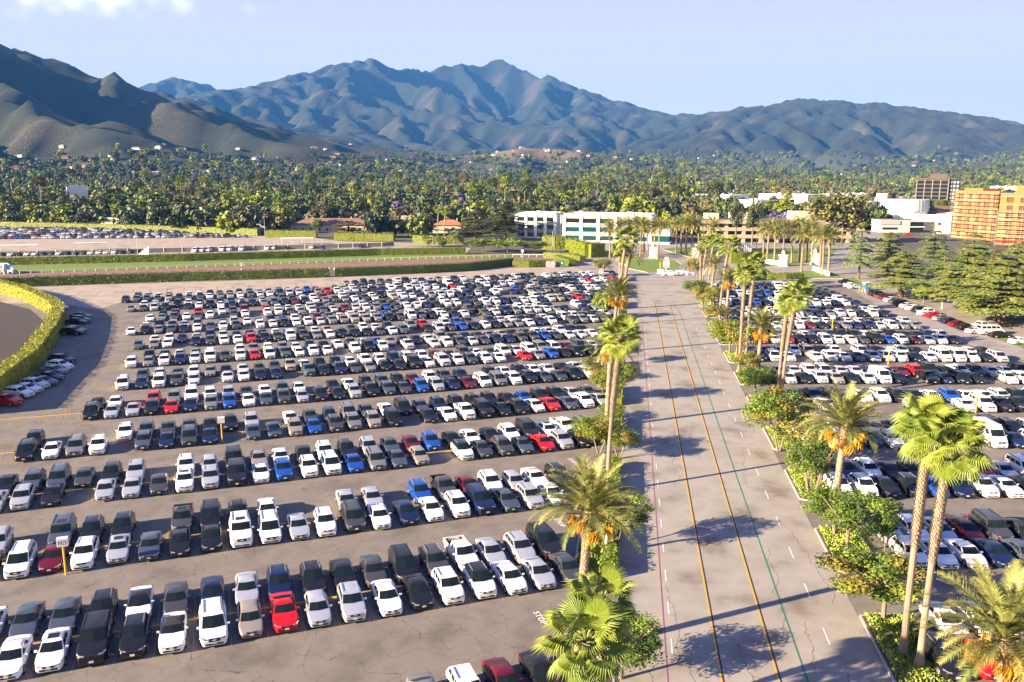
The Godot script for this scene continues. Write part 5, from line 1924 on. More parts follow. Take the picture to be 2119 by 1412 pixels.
	# dark deodars behind the far lot's hedge and along its road
	for c in [
		["dark cedar at the left margin behind the far lot", -334.05, -568.98, 18.05, 2.66, 26.0, 2], ["dark cedar under the tall mast behind the far lot", -315.53, -564.52, 16.04, 2.34, 20.0, 3],
		["dark cedar in front of the blue roof", -294.6, -555, 12.69, 1.9, 18.0, 2], ["broad dark cedar left of the long balcony block", -277.37, -545.64, 17.33, 2.28, 24.0, 2],
		["dark cedar touching the long balcony block", -263, -541.38, 15.69, 2.36, 24.0, 3], ["dark cedar standing before the long balcony block", -229.74, -523.89, 18.1, 1.79, 22.0, 2],
		["dark cedar right of the long balcony block's middle", -214.18, -515.54, 20.67, 2.19, 24.0, 2], ["dark cedar at the right end of the long balcony block", -197.42, -507.53, 18.68, 1.65, 24.0, 3],
		["low layered cedar right of the balcony block", -179.07, -491.61, 16.47, 1.4, 28.0, 3], ["bulky dark cedar beside the round bright tree", -152.2, -492.84, 16.24, 1.48, 26.0, 2],
		["layered spreading cedar before the brown-roofed house", -86.35, -451.07, 9.11, 0.82, 26.0, 3], ["layered cedar behind the hedge at the far lot's end", -49.69, -466.66, 11.5, 0.2, 26.0, 3],
		["tall dark cedar left of the white office", -18.89, -443.85, 16.15, 0.58, 24.0, 2], ["tall dark cedar touching the corner of the white office", -3.76, -438, 17.89, 0.47, 30.0, 2],
	]:
		cedar(c[0], c[1], c[2], c[3], c[5], c[6])
	# single trees one can pick out in the town
	var singles := [
		[[-134.83, -501.92, 22.36, 1.1], 13.5, "round", "large round sunlit tree between two white houses"], [[-186.07, -535.48, 17.31, 1.72], 8.5, "olive", "yellow-olive tree left of the bulky dark cedar"],
		[[-102.47, -539.65, 12.95, 0.44], 9.0, "pale", "pale round tree over the brown-roofed house"], [[-108.96, -478.98, 9.13, 0.92], 8.0, "round", "dark round tree in front of the brown roof"],
		[[-244.45, -686.35, 22.82, 2.29], 16.0, "olive", "broad yellow-green tree standing over the cedars left of centre"], [[-230.02, -729.24, 22.21, 1.31], 14.0, "bright", "bright green double-crowned tree behind the bulky dark cedar"],
		[[-31.49, -742.73, 26.3, 0.97], 18.0, "round", "round dark green tree above the white office's left end"], [[-309.45, -682.18, 18.92, 2.77], 9.0, "bright", "bright upright tree over the balcony block"],
		[[-282.61, -613.2, 13.65, 1.19], 10.0, "round", "rounded green tree left of the balcony block"], [[-289.99, -725.17, 24.88, 2.69], 14.0, "olive", "grey-green round tree behind the cedars right of the balcony block"],
		[[-302.71, -707.04, 21.94, 2.57], 11.0, "bright", "bright yellow-green tree behind the balcony block"], [[-551.13, -966.36, 16.03, 2.29], 12.0, "gold", "golden tree beside the tall mast"],
		[[-516.83, -938.38, 15.57, 2.69], 12.0, "gold", "golden flat-topped tree right of the tall mast"], [[103.7, -670.05, 25.25, -0.1], 26.0, "olive", "big olive-green tree behind the white office"],
		[[142.1, -754.52, 23.81, -0.53], 20.0, "olive", "olive tree right of the big one behind the office"], [[67.45, -614.25, 6.17, 0.54], 9.0, "dark", "dark rounded tree on the skyline of the white office"],
		[[108.73, -415.33, 23.44, -1.27], 9.0, "dark", "dark upright conifer left of the tan building's middle"], [[116.04, -412.78, 21.25, -1], 8.0, "dark", "dark upright conifer in front of the tan building"],
		[[156.08, -425.85, 26.37, -1.97], 24.0, "olive", "tall rust-green tree group's left crown beside the tan building"], [[163.51, -423.18, 27.38, -2.15], 24.0, "olive", "tall rust-green tree over the tan building's right end"],
		[[171.03, -426.42, 17.44, -0.94], 16.0, "dark", "dark tree right of the tan building"], [[263.25, -612.87, 9.57, -0.15], 12.0, "bright", "bright tree left of the beige bank-like building"],
		[[240.55, -566.93, 6.97, 0.04], 8.0, "lilac", "small lilac-flowering tree by the beige building"], [[333.65, -669.4, 12.66, -0.9], 14.0, "round", "round tree between the dark tower and the scaffolding"],
		[[249.54, -502.92, 5.64, -0.28], 6.0, "deep", "low round tree by the beige building's corner"], [[6.08, -545.06, 13.99, 0.54], 12.0, "bright", "green tree standing over the white office's flat roof"],
		[[88.46, -654.85, 14.57, 0.3], 14.0, "bright", "bright tree behind the office's middle bays"], [[48.28, -748.15, 28.13, -0.03], 13.0, "dark", "tall dark conifer above the gap between the office blocks"],
		[[63.1, -749.15, 20.75, 0.43], 13.0, "olive", "olive tree between tall palms behind the office"], [[-458.19, -1026.02, 17.57, 2.06], 7.0, "lilac", "lilac-flowering tree deep in the wood at left"],
		[[-486.15, -1323, 26.22, 2.56], 10.0, "lilac", "lilac-flowering tree in the wood below the canyon"], [[-403.96, -1333.33, 24.96, 2.16], 11.0, "bright", "bright tree in the wood below the canyon"],
	]
	for s in singles:
		rng.seed = int(absf(s[0][0]) * 100)
		tree("town_tree", s[3], s[0][0], s[0][1], maxf(4.0, s[0][2]), s[1] * 0.5, s[2], "", 1)
	# tangled shrubs at the end of the track
	for s in [["dark tangled shrub mass beside the hedges at the track's end", Vector2(-12.71, -372.48), 9.0, 6.5, "round"], ["bright-topped shrub mass behind the track rail", Vector2(-2.11, -368.26), 9.0, 6.8, "bright"], ["shaded shrub mass before the clipped hedge of the office", Vector2(9.41, -368.65), 8.0, 5.5, "round"]]:
		rng.seed = int(absf(s[1].x) * 10)
		tree("shrub_mass", s[0], s[1].x, s[1].y, s[3], s[2], s[4])
	# cypresses
	for s in [["left one of two narrow dark cypresses among the white houses", -86.22, -688.55, 13.77, 0.3], ["right one of two narrow dark cypresses among the white houses", -80.69, -681.15, 14.76, 0.3], ["narrow vine-like cypress between white houses", -144.63, -641.03, 16.74, 1.05]]:
		cypress(s[0], s[1], s[2], s[3])
	town_wood()


func cypress(label: String, x: float, z: float, h: float) -> void:
	var o := thing("cypress", label, "tree", Vector3(x, 0, z))
	var mb := MB.new()
	rng.seed = int(absf(x) * 10)
	for i in 1500:
		var t := rng.randf()
		var r := 1.6 * sqrt(sin(PI * clampf(t * 0.93 + 0.06, 0, 1))) * grow(0.7, 1.0)
		var a := grow(0, TAU)
		leaf_quad(mb, Vector3(cos(a) * r, t * h, sin(a) * r), Vector3(cos(a), 0.4, sin(a)), 0.6, Color(0.022, 0.038, 0.016) * grow(0.7, 1.4))
	part("crown", mb.flat(), mats.leaf, o)
	mb = MB.new()
	mb.col = Color(0.13, 0.09, 0.06)
	mb.tube(Vector3.ZERO, Vector3(0, h * 0.5, 0), 0.3, 0.15, 7)
	part("trunk", mb.flat(), mats.bark, o)


func wooded(x: float, z: float) -> bool:
	# where the town's trees stand: beyond the lots, the track and the streets
	if x < -20.0 and z > -450.0 - maxf(0.0, -x - 100.0) * 0.42:
		return false
	if x >= -20.0 and x < 145.0 and z > -475.0:
		return false
	if x >= 145.0 and x < 240.0 and z > -500.0 - (x - 145.0) * 0.4:
		return false
	if x >= 240.0 and z > -640.0:
		return false
	if x > 160.0 and x < 620.0 and z < -600.0 and z > -900.0 - (x - 160.0) * 0.6:
		return rng.randf() < 0.10
	return true


var clearings := []


func in_clearing(x: float, z: float) -> bool:
	for c in clearings:
		if absf(x - c.x * 0.97) < c.z and z - c.y > -c.z and z - c.y < 48.0:
			return true
	return false


func town_wood() -> void:
	# beyond single trees the wood reads as one mass: six kinds of tree, scattered over the valley floor and the foothills
	rng.seed = 1234
	var kinds := [
		["distant_round_trees", lobed_crown(61, 13, 1.0, 0.95, 620, 0.28, [Color(1, 1, 1)], 0.5), 0.40],
		["distant_spreading_trees", lobed_crown(62, 11, 1.15, 0.75, 560, 0.28, [Color(1, 1, 1)], 0.5), 0.29],
		["distant_tall_trees", lobed_crown(63, 10, 0.75, 1.35, 480, 0.26, [Color(1, 1, 1)], 0.5), 0.14],
		["distant_conifers", cone_crown(64), 0.12],
		["distant_cypresses", lobed_crown(65, 6, 0.34, 1.7, 260, 0.2, [Color(1, 1, 1)], 0.5), 0.03],
		["distant_palms", tuft_crown(66), 0.02],
	]
	var spots := []
	for k in kinds:
		spots.append([])
	var tones := [Color(0.085, 0.125, 0.030), Color(0.062, 0.095, 0.028), Color(0.115, 0.155, 0.034), Color(0.050, 0.068, 0.028), Color(0.20, 0.235, 0.022), Color(0.135, 0.115, 0.050), Color(0.085, 0.105, 0.050)]
	var tries := 0
	while tries < 30000:
		tries += 1
		var r := 430.0 * pow(4700.0 / 430.0, pow(rng.randf(), 0.66))
		var a := grow(-0.62, 0.62)
		var x := sin(a) * r
		var z := -cos(a) * r
		if not wooded(x, z):
			continue
		var y := land_height(x, z)
		var rise := y - valley_height(x, z)
		if rise > 40.0 * rng.randf() + 4.0:
			continue
		if x > 320.0 and r < 1500.0 and rng.randf() < 0.5:
			continue
		if r < 1000.0 and in_clearing(x, z):
			continue
		var q := rng.randf()
		var k := 0
		while q > kinds[k][2] and k < 5:
			q -= kinds[k][2]
			k += 1
		var s := grow(4.2, 9.0) * (0.72 if k in [3, 4] else 1.0) * (1.0 if r < 900.0 else 1.0 + 0.25 * smoothstep(900.0, 3000.0, r)) * (0.55 if k == 5 else 1.0)
		var tone: Color = tones[rng.randi() % tones.size()] * grow(0.8, 1.3)
		if rng.randf() < 0.016 and k < 2:
			tone = Color(0.17, 0.11, 0.30)
		var b := Basis(Vector3.UP, grow(0, TAU)).scaled(Vector3(s, s * grow(0.85, 1.25), s))
		var up: float = s * [0.95, 0.8, 1.4, 1.25, 1.6, 2.4][k]
		spots[k].append([Transform3D(b, Vector3(x, y + up, z)), tone])
	for k in 6:
		var mm := MultiMesh.new()
		mm.transform_format = MultiMesh.TRANSFORM_3D
		mm.use_colors = true
		mm.mesh = kinds[k][1].flat()
		mm.instance_count = spots[k].size()
		for i in spots[k].size():
			mm.set_instance_transform(i, spots[k][i][0])
			var c: Color = spots[k][i][1]
			mm.set_instance_color(i, Color(c.r, c.g, c.b))
		mm.mesh.surface_set_material(0, mats.leaf)
		var o := MultiMeshInstance3D.new()
		o.multimesh = mm
		o.name = numbered(kinds[k][0])
		tag(o, "%s of the wooded town stretching to the mountains' feet" % kinds[k][0].replace("_", " "), "trees", "", "stuff")
		add_child(o)


func cone_crown(seed_: int) -> MB:
	rng.seed = seed_
	var mb := MB.new()
	for i in 420:
		var t := pow(rng.randf(), 1.3)
		var a := grow(0, TAU)
		var r := (1.0 - t) * 0.62 * grow(0.45, 1.0) + 0.03
		leaf_quad(mb, Vector3(cos(a) * r, -1.2 + t * 2.7, sin(a) * r), Vector3(cos(a), 0.5, sin(a)), 0.24, Color(1, 1, 1) * grow(0.65, 1.35))
	return mb


func tuft_crown(seed_: int) -> MB:
	rng.seed = seed_
	var mb := MB.new()
	mb.col = Color(2.4, 1.8, 1.6)
	mb.tube(Vector3(0, -2.6, 0), Vector3(0, 3.0, 0), 0.09, 0.07, 5, false)
	for i in 60:
		var a := i * 2.39996
		var e := lerpf(1.2, -0.8, i / 60.0)
		var d := Vector3(cos(a) * cos(e), sin(e), sin(a) * cos(e))
		mb.col = Color(2.0, 1.9, 1.2) * grow(0.7, 1.3)
		var s := Vector3(-sin(a), 0, cos(a)) * 0.16
		var p := Vector3(0, 3.0, 0)
		mb.tri(p + d * 0.2, p + d * 0.8 + s, p + d * 1.15 + Vector3(0, -0.15, 0))
		mb.tri(p + d * 0.2, p + d * 0.8 - s, p + d * 1.15 + Vector3(0, -0.15, 0))
	return mb



# ---------------------------------------------------------------- buildings

func slab(called: String, parent: Node3D, x0: float, x1: float, y0: float, y1: float, z0: float, z1: float, m: Material) -> MeshInstance3D:
	var mb := MB.new()
	mb.box(Vector3((x0 + x1) * 0.5, (y0 + y1) * 0.5, (z0 + z1) * 0.5), Vector3(x1 - x0, y1 - y0, z1 - z0))
	return part(called, mb.flat(), m, parent)


func framed(called: String, label: String, category: String, a: Vector2, b: Vector2, y := 0.0) -> Array:
	# a thing whose local x runs along its front from a to b; returns it and the length of the front
	var d := b - a
	return [thing(called, label, category, Vector3(a.x, y, a.y), -d.angle()), d.length()]


func office(label: String, a: Vector2, b: Vector2, bays: int, tall: float, deep: float, low: float) -> void:
	var fr := framed("office_building", label, "office building", a, b)
	var o: Node3D = fr[0]
	var len: float = fr[1] - low
	slab("wall", o, 0, len, 0, tall - 0.9, -deep, -0.5, mats.white)
	slab("roof", o, 0.4, len - 0.4, tall - 0.9, tall - 0.6, -deep + 0.4, -0.9, mats.concrete)
	for e in [[-0.02, len + 0.02, -0.5, 0.05], [-0.02, 0.4, -deep, -0.5], [len - 0.4, len + 0.02, -deep, -0.5], [-0.02, len + 0.02, -deep - 0.3, -deep + 0.1]]:
		slab("parapet", o, e[0], e[1], tall - 0.9, tall, e[2], e[3], mats.white)
	var u := tall / 14.0
	var w := len / bays
	for i in bays:
		var x0 := i * w + 0.9
		var x1 := (i + 1) * w - 0.9
		for s in 3:
			var y: float = [0.9, 5.2, 9.4][s] * u
			var g := slab("window", o, x0, x1, y, y + 2.2 * u, -0.5, -0.36, mats.teal_glass if s < 2 else mats.dark_glass)
			var mb := MB.new()
			for q in range(1, 6):
				mb.box(Vector3(lerpf(x0, x1, q / 6.0), y + 1.1 * u, -0.33), Vector3(0.07, 2.2 * u, 0.06))
			part("mullions", mb.flat(), mats.dark_trim, g)
			slab("spandrel_panel", o, x0 - 0.3, x1 + 0.3, y + 2.2 * u, minf(y + 4.25 * u, tall - 0.92), -0.5, -0.15, mats.grey_panel if s != 1 or i != 0 else mats.white)  # lowest band is white panel, its shade put into the grey
		slab("plinth", o, x0 - 0.3, x1 + 0.3, 0, 0.88 * u, -0.5, -0.2, mats.white)
	for i in bays + 1:
		slab("pier", o, i * w - 0.75, i * w + 0.75, 0, tall - 0.92, -0.5, 0.15, mats.white)
	for i in 6:
		slab("roof_unit", o, len * (0.12 + 0.14 * i), len * (0.12 + 0.14 * i) + grow(1.5, 3.5), tall - 0.6, tall + grow(0.1, 0.9), -deep * 0.7, -deep * 0.7 + 3.0, mats.steel if i % 2 else mats.white)
	if low > 0.0:
		slab("wing_wall", o, len + 0.76, len + low, 4.0, 7.2, -9, 1.5, mats.white)
		slab("wing_roof", o, len + 0.8, len + low - 0.1, 7.2, 7.4, -8.9, 1.4, mats.concrete)
		slab("wing_window", o, len + 0.76, len + low - 0.3, 1.0, 4.0, -8.8, 1.2, mats.teal_glass)
		slab("wing_base", o, len + 0.76, len + low, 0.0, 1.0, -9, 1.5, mats.white)


func make_buildings() -> void:
	rng.seed = 31
	office("long three-storey white office with teal window bands and a low wing", Vector2(26.02, -429.82), Vector2(76.76, -415.54), 5, 14.0, 20.0, 9.6)
	office("shorter white office block with teal windows behind the dark cedar", Vector2(2.02, -454.75), Vector2(22.32, -448.84), 4, 13.2, 18.0, 0.0)
	var fr := framed("glass_link", "dark glass stair tower between the two white office blocks", "building", Vector2(22.57, -448.85), Vector2(25.53, -429.8))
	slab("glass_wall", fr[0], 0.3, fr[1] - 0.3, 0, 11.0, -10, -3.0, mats.dark_glass)
	slab("frame", fr[0], 0.3, 0.8, 0, 12.4, -3.0, -2.6, mats.white)
	# tan offices with deep overhangs
	fr = framed("tan_building", "low tan concrete offices with deep overhanging floors and roof boxes", "office building", Vector2(95.41, -426.48), Vector2(170.29, -426.39))
	var o: Node3D = fr[0]
	var len: float = fr[1]
	for s in 3:
		slab("recessed_glass", o, 1.5, len - 1.5, s * 3.6, s * 3.6 + 3.6, -16, -2.6, mats.dark_glass)
		slab("floor_band", o, 0, len, s * 3.6 + 2.2, s * 3.6 + 3.9, -18, 0.0 if s < 2 else 1.0, mats.tan_wall)
	slab("roof", o, 0.3, len - 0.3, 11.1, 11.35, -17.7, 0.7, plain("roof_brown", lin(0.16, 0.13, 0.11), 0.9))
	for i in 9:
		slab("column", o, 2.0 + i * (len - 5) / 8.0, 3.6 + i * (len - 5) / 8.0, 0, 9.35, -1.6, -0.3, mats.tan_wall)
	for bx in [[0.03, 0.11, 14.2], [0.20, 0.33, 14.6], [0.60, 0.72, 15.4], [0.72, 0.80, 14.8]]:
		slab("roof_box", o, len * bx[0], len * bx[1], 11.1, bx[2], -12, -4, plain("tan_light", lin(0.55, 0.46, 0.36), 0.8))
	# beige bank-like building
	fr = framed("beige_building", "small beige building with curved roof band beside the street", "building", Vector2(217.7, -505.59), Vector2(242.69, -504.66))
	o = fr[0]
	len = fr[1]
	slab("wall", o, 0, len * 0.68, 0, 6.4, -14, 0, plain("beige", lin(0.58, 0.50, 0.42), 0.8))
	slab("roof_band", o, -0.3, len * 0.44, 4.6, 7.2, -14.3, 0.6, plain("warm_grey", lin(0.36, 0.32, 0.29), 0.8))
	slab("window", o, 1.0, len * 0.4, 1.6, 3.0, 0, 0.06, mats.dark_glass)
	slab("glass_wing", o, len * 0.68, len, 0.3, 6.2, -13, -0.5, mats.dark_glass)
	slab("wing_band", o, len * 0.68, len + 0.4, 3.0, 3.6, -13.3, 0.2, plain("beige", lin(0.58, 0.50, 0.42), 0.8))
	slab("wing_roof", o, len * 0.66, len + 0.6, 6.2, 6.6, -13.5, 0.4, mats.concrete)
	# round white hall
	var c := Vector2(291.34, -620.51)
	o = thing("round_hall", "round grey-white hall with ribbed drum and parked cars on its deck", "building", g3(c + Vector2(0, -18)))
	var mb := MB.new()
	mb.tube(Vector3(0, 0, 0), Vector3(0, 7.0, 0), 15.5, 15.5, 40, false)
	part("base_wall", mb.smooth(30), mats.white, o)
	mb = MB.new()
	mb.tube(Vector3(0, 7.0, 0), Vector3(0, 15.5, 0), 16.4, 16.4, 40)
	part("drum", mb.smooth(30), plain("drum_grey", lin(0.5, 0.5, 0.52), 0.5), o)
	for i in 40:
		mb = MB.new()
		var d := Vector3(cos(TAU * i / 40), 0, sin(TAU * i / 40))
		mb.tube(d * 16.4 + Vector3(0, 7, 0), d * 16.4 + Vector3(0, 15.5, 0), 0.16, 0.16, 5, false)
		part("rib", mb.flat(), mats.steel, o)
	slab("long_wing", o, -62, -6, 0, 11.5, -26, -4, mats.white)
	slab("window_strip", o, -40, -17, 8.0, 9.8, -4, -3.9, mats.dark_glass)
	slab("deck_wall", o, -70, 14, 11.5, 13.2, -34, -26, mats.white)
	slab("street_wing", o, -36, 16, 0, 5.0, 4, 16, mats.white)
	for i in 9:
		slab("deck_box", o, -58 + i * 6.4, -54.5 + i * 6.4, 11.5, 13.0, -18, -13, [mats.white, mats.dark_trim, mats.steel][i % 3])
	# dark tower
	dark_tower(Vector3(352, 29, -752), Vector3(374, 29, -741), Vector3(367, 29, -711))
	construction()
	# pale flat-roofed sheds of the business quarter
	for b in [
		["long white flat-roofed shed behind the tan building's left end", Vector3(162, 16, -763), Vector3(186, 16, -737), 30.0], ["white flat-roofed shed with stepped roof behind the tan building", Vector3(178, 14, -677), Vector3(189, 14, -664), 20.0],
		["white ribbed shed behind the rust-green trees", Vector3(220, 17, -769), Vector3(253, 16, -738), 34.0], ["distant white sheds left of the parking deck", Vector3(299, 16, -763), Vector3(331, 18, -761), 30.0],
		["white building between the dark tower and the scaffolding", Vector3(322, 20, -621), Vector3(341, 21, -600), 26.0], ["low white hall at the foot of the round hall", Vector3(248, 11, -502), Vector3(253, 11, -494), 16.0],
		["small white villa among trees right of the office", Vector3(100, 14, -551), Vector3(111, 14, -549), 14.0], ["white low block far behind the wood at right", Vector3(629, 19, -1137), Vector3(662, 18, -1119), 40.0],
		["long pale block beneath the wooded slope at left", Vector3(-349, 23, -675), Vector3(-336, 22, -682), 16.0], ["pale block with flat roof right of the tan one", Vector3(304, 15, -847), Vector3(324, 14, -840), 24.0],
	]:
		shed(b[0], b[1], b[2], b[3])


func shed(label: String, a: Vector3, b: Vector3, deep: float) -> void:
	var y := minf(land_height(a.x, a.z), land_height(b.x, b.z))
	var fr := framed("shed", label, "building", Vector2(a.x, a.z), Vector2(b.x, b.z), y - 0.5)
	var o: Node3D = fr[0]
	var len: float = fr[1]
	var h := maxf(4.5, (a.y + b.y) * 0.5 - y + 0.5)
	slab("wall", o, 0, len, 0, h - 0.6, -deep, 0, mats.white)
	slab("roof", o, 0.3, len - 0.3, h - 0.6, h - 0.35, -deep + 0.3, -0.3, plain("roof_pale", lin(0.62, 0.60, 0.57), 0.8))
	slab("parapet", o, -0.1, len + 0.1, h - 0.6, h, -0.28, 0.1, mats.white)
	var n := int(len / 6.0)
	for i in n:
		slab("window", o, i * 6.0 + 1.5, i * 6.0 + 4.0, h * 0.45, h * 0.45 + 1.4, 0.0, 0.05, mats.dark_glass)
	for i in 3:
		slab("roof_unit", o, len * (0.2 + 0.25 * i), len * (0.2 + 0.25 * i) + 2.5, h - 0.35, h + 0.7, -deep * 0.6, -deep * 0.6 + 2.5, mats.steel)


func dark_tower(a: Vector3, b: Vector3, e: Vector3) -> void:
	var y := land_height(a.x, a.z)
	var fr := framed("office_tower", "dark brown office tower with pale vertical fins and dark side", "tower", Vector2(a.x, a.z), Vector2(b.x, b.z), y - 1.0)
	var o: Node3D = fr[0]
	var len: float = fr[1]
	var h := a.y - y + 1.0
	var brown := plain("tower_brown", lin(0.085, 0.062, 0.05), 0.6)
	slab("wall", o, 0, len, 0, h, -26, -0.4, brown)
	slab("cornice", o, -0.5, len + 0.5, h, h + 1.6, -26.5, 0.5, plain("tower_band", lin(0.085, 0.066, 0.056), 0.7))
	slab("penthouse", o, len * 0.4, len * 0.95, h + 1.6, h + 5.2, -20, -6, plain("tower_band", lin(0.085, 0.066, 0.056), 0.7))
	for i in 5:
		slab("fin", o, len * i / 4.0 - 0.35, len * i / 4.0 + 0.35, 0, h, -0.4, 0.35, plain("fin_pale", lin(0.26, 0.20, 0.16), 0.8))
	var floors := int(h / 3.3)
	for s in floors:
		slab("floor_band", o, 0.36, len - 0.36, h - s * 3.3 - 1.0, h - s * 3.3 - 0.05, -0.4, -0.05, plain("tower_band", lin(0.085, 0.066, 0.056), 0.7))
		for i in 4:
			slab("window", o, len * i / 4.0 + 0.5, len * (i + 1) / 4.0 - 0.5, h - (s + 1) * 3.3 + 0.1, h - s * 3.3 - 1.1, -0.4, -0.22, mats.dark_glass)
	slab("side_wing", o, len + 0.02, len + 9.0, 0, h - 0.6, -22, -2.0, plain("tower_dark", lin(0.02, 0.022, 0.03), 0.5))
	slab("side_roof", o, len - 0.5, len + 11.0, h - 0.6, h + 0.5, -24, -1.0, plain("tower_dark", lin(0.02, 0.022, 0.03), 0.5))
	for s in floors:
		for i in 3:
			slab("side_window", o, len + 1.2 + i * 2.6, len + 2.7 + i * 2.6, h - (s + 1) * 3.3 + 0.5, h - s * 3.3 - 1.0, -2.0, -1.9, mats.steel)


func construction() -> void:
	for f in [["wood-framed building shell wrapped in scaffolding, set-back wing beside the tower", Vector2(240.51, -468.23), Vector2(249.63, -441.77), 6, 24.0, false], ["wood-framed building shell with scaffolding and dark window holes at the picture's edge", Vector2(238.12, -420.22), Vector2(259.21, -399.17), 6, 23.5, true]]:
		var fr := framed("construction_building", f[0], "building under construction", f[1], f[2])
		var o: Node3D = fr[0]
		var len: float = fr[1]
		var fl: float = f[4] / f[3]
		slab("core", o, 0.4, len, 0, f[4] - 0.5, -24, -0.6, plain("ply_dark", lin(0.10, 0.055, 0.03), 0.9))
		var bays := int(len / 5.0)
		var w := len / bays
		for s in int(f[3]):
			slab("floor_edge", o, 0, len, s * fl + fl - 0.4, s * fl + fl, -0.6, 0.12, plain("ply_pale", lin(0.42, 0.24, 0.12), 0.8))
			for i in bays:
				var open := 0.3 + 0.3 * rng.randf()
				var m: Material = mats.plywood if rng.randf() < 0.7 else plain("ply_pale", lin(0.42, 0.24, 0.12), 0.8)
				slab("sheathing_panel", o, i * w, i * w + w * (1.0 - open), s * fl, s * fl + fl - 0.4, -0.6, -0.1, m)
				slab("sheathing_panel", o, i * w + w * (1.0 - open), (i + 1) * w, s * fl, s * fl + 0.9, -0.6, -0.12, m)
				for q in 3:
					slab("stud", o, i * w + w * (1.0 - open + open * (q + 0.5) / 3.0) - 0.06, i * w + w * (1.0 - open + open * (q + 0.5) / 3.0) + 0.06, s * fl + 0.9, s * fl + fl - 0.4, -0.5, -0.3, mats.plywood)
		slab("parapet", o, 0, len, f[4], f[4] + 1.4, -0.6, 0.0, mats.plywood)
		if f[5]:
			slab("rooftop_storey", o, 4, len, f[4], f[4] + 5.0, -20, -9, mats.plywood)
		else:
			slab("stair_head", o, 2, len * 0.5, f[4], f[4] + 2.6, -16, -4, mats.plywood)
			slab("roof_sheet", o, 0, len, f[4] + 0.05, f[4] + 0.2, -24, -0.7, mats.concrete)
		var levels := int(f[4] / 2.0) - (3 if f[5] else 0)
		var n := int(len / 2.6)
		for i in n + 1:
			for d in [0.9, 2.0]:
				var mb := MB.new()
				mb.tube(Vector3(i * len / n, 0, d), Vector3(i * len / n, levels * 2.0 + 0.8, d), 0.05, 0.05, 5, false)
				part("scaffold_pole", mb.flat(), mats.scaffold, o)
		for s in levels:
			slab("scaffold_plank", o, -0.4, len + 0.4, s * 2.0 + 1.9, s * 2.0 + 1.98, 0.8, 2.1, mats.scaffold)
			var mb := MB.new()
			mb.tube(Vector3(-0.4, s * 2.0 + 2.9, 2.05), Vector3(len + 0.4, s * 2.0 + 2.9, 2.05), 0.04, 0.04, 5, false)
			part("scaffold_rail", mb.flat(), mats.scaffold, o)
	var aw := thing("awning", "long red awning at the foot of the scaffolded shell", "awning", g3(Vector2(227.53, -403.27)), -0.1)
	slab("canopy", aw, 0, 34, 2.8, 3.2, -2, 1.5, plain("awning_red", lin(0.45, 0.03, 0.03), 0.6))
	for i in 6:
		slab("post", aw, i * 6.6, i * 6.6 + 0.15, 0, 2.8, 1.2, 1.35, mats.steel)


# ---------------------------------------------------------------- houses

func house(label: String, x: float, z: float, w: float, d: float, h: float, turn: float, wall: Color, roof: Color, called := "house") -> void:
	clearings.append(Vector3(x, z, w * 0.5 + 3.0))
	var o := thing(called, label, "house", Vector3(x, land_height(x, z), z), turn)
	slab("wall", o, -w * 0.5, w * 0.5, 0, h, -d * 0.5, d * 0.5, plain("wall_%s" % wall.to_html(), wall, 0.8))
	var mb := MB.new()
	var e := 0.7
	var r := minf(d, w) * 0.22
	var a := [Vector3(-w * 0.5 - e, h, d * 0.5 + e), Vector3(w * 0.5 + e, h, d * 0.5 + e), Vector3(w * 0.5 + e, h, -d * 0.5 - e), Vector3(-w * 0.5 - e, h, -d * 0.5 - e)]
	var p := Vector3(-maxf(w - d, 0.5) * 0.5, h + r, 0)
	var q := Vector3(maxf(w - d, 0.5) * 0.5, h + r, 0)
	mb.quad(a[0], p, q, a[1])
	mb.quad(a[2], q, p, a[3])
	mb.tri(a[3], p, a[0])
	mb.tri(a[1], q, a[2])
	mb.quad(a[0], a[1], a[2], a[3])
	part("roof", mb.flat(), plain("roof_%s" % roof.to_html(), roof, 0.85), o)
	var n := maxi(2, int(w / 4.5))
	for s in int(maxf(1, h / 3.0)):
		for i in n:
			var cx := -w * 0.5 + w * (i + 0.5) / n
			slab("window", o, cx - 0.75, cx + 0.75, s * 3.0 + 1.0, s * 3.0 + 2.3, d * 0.5, d * 0.5 + 0.05, mats.dark_glass)
	slab("door", o, -0.5, 0.5, 0, 2.1, d * 0.5 + 0.051, d * 0.5 + 0.09, mats.tan_wall)
	slab("chimney", o, w * 0.22, w * 0.22 + 0.8, h, h + r + 0.8, -0.4, 0.4, mats.tan_wall)


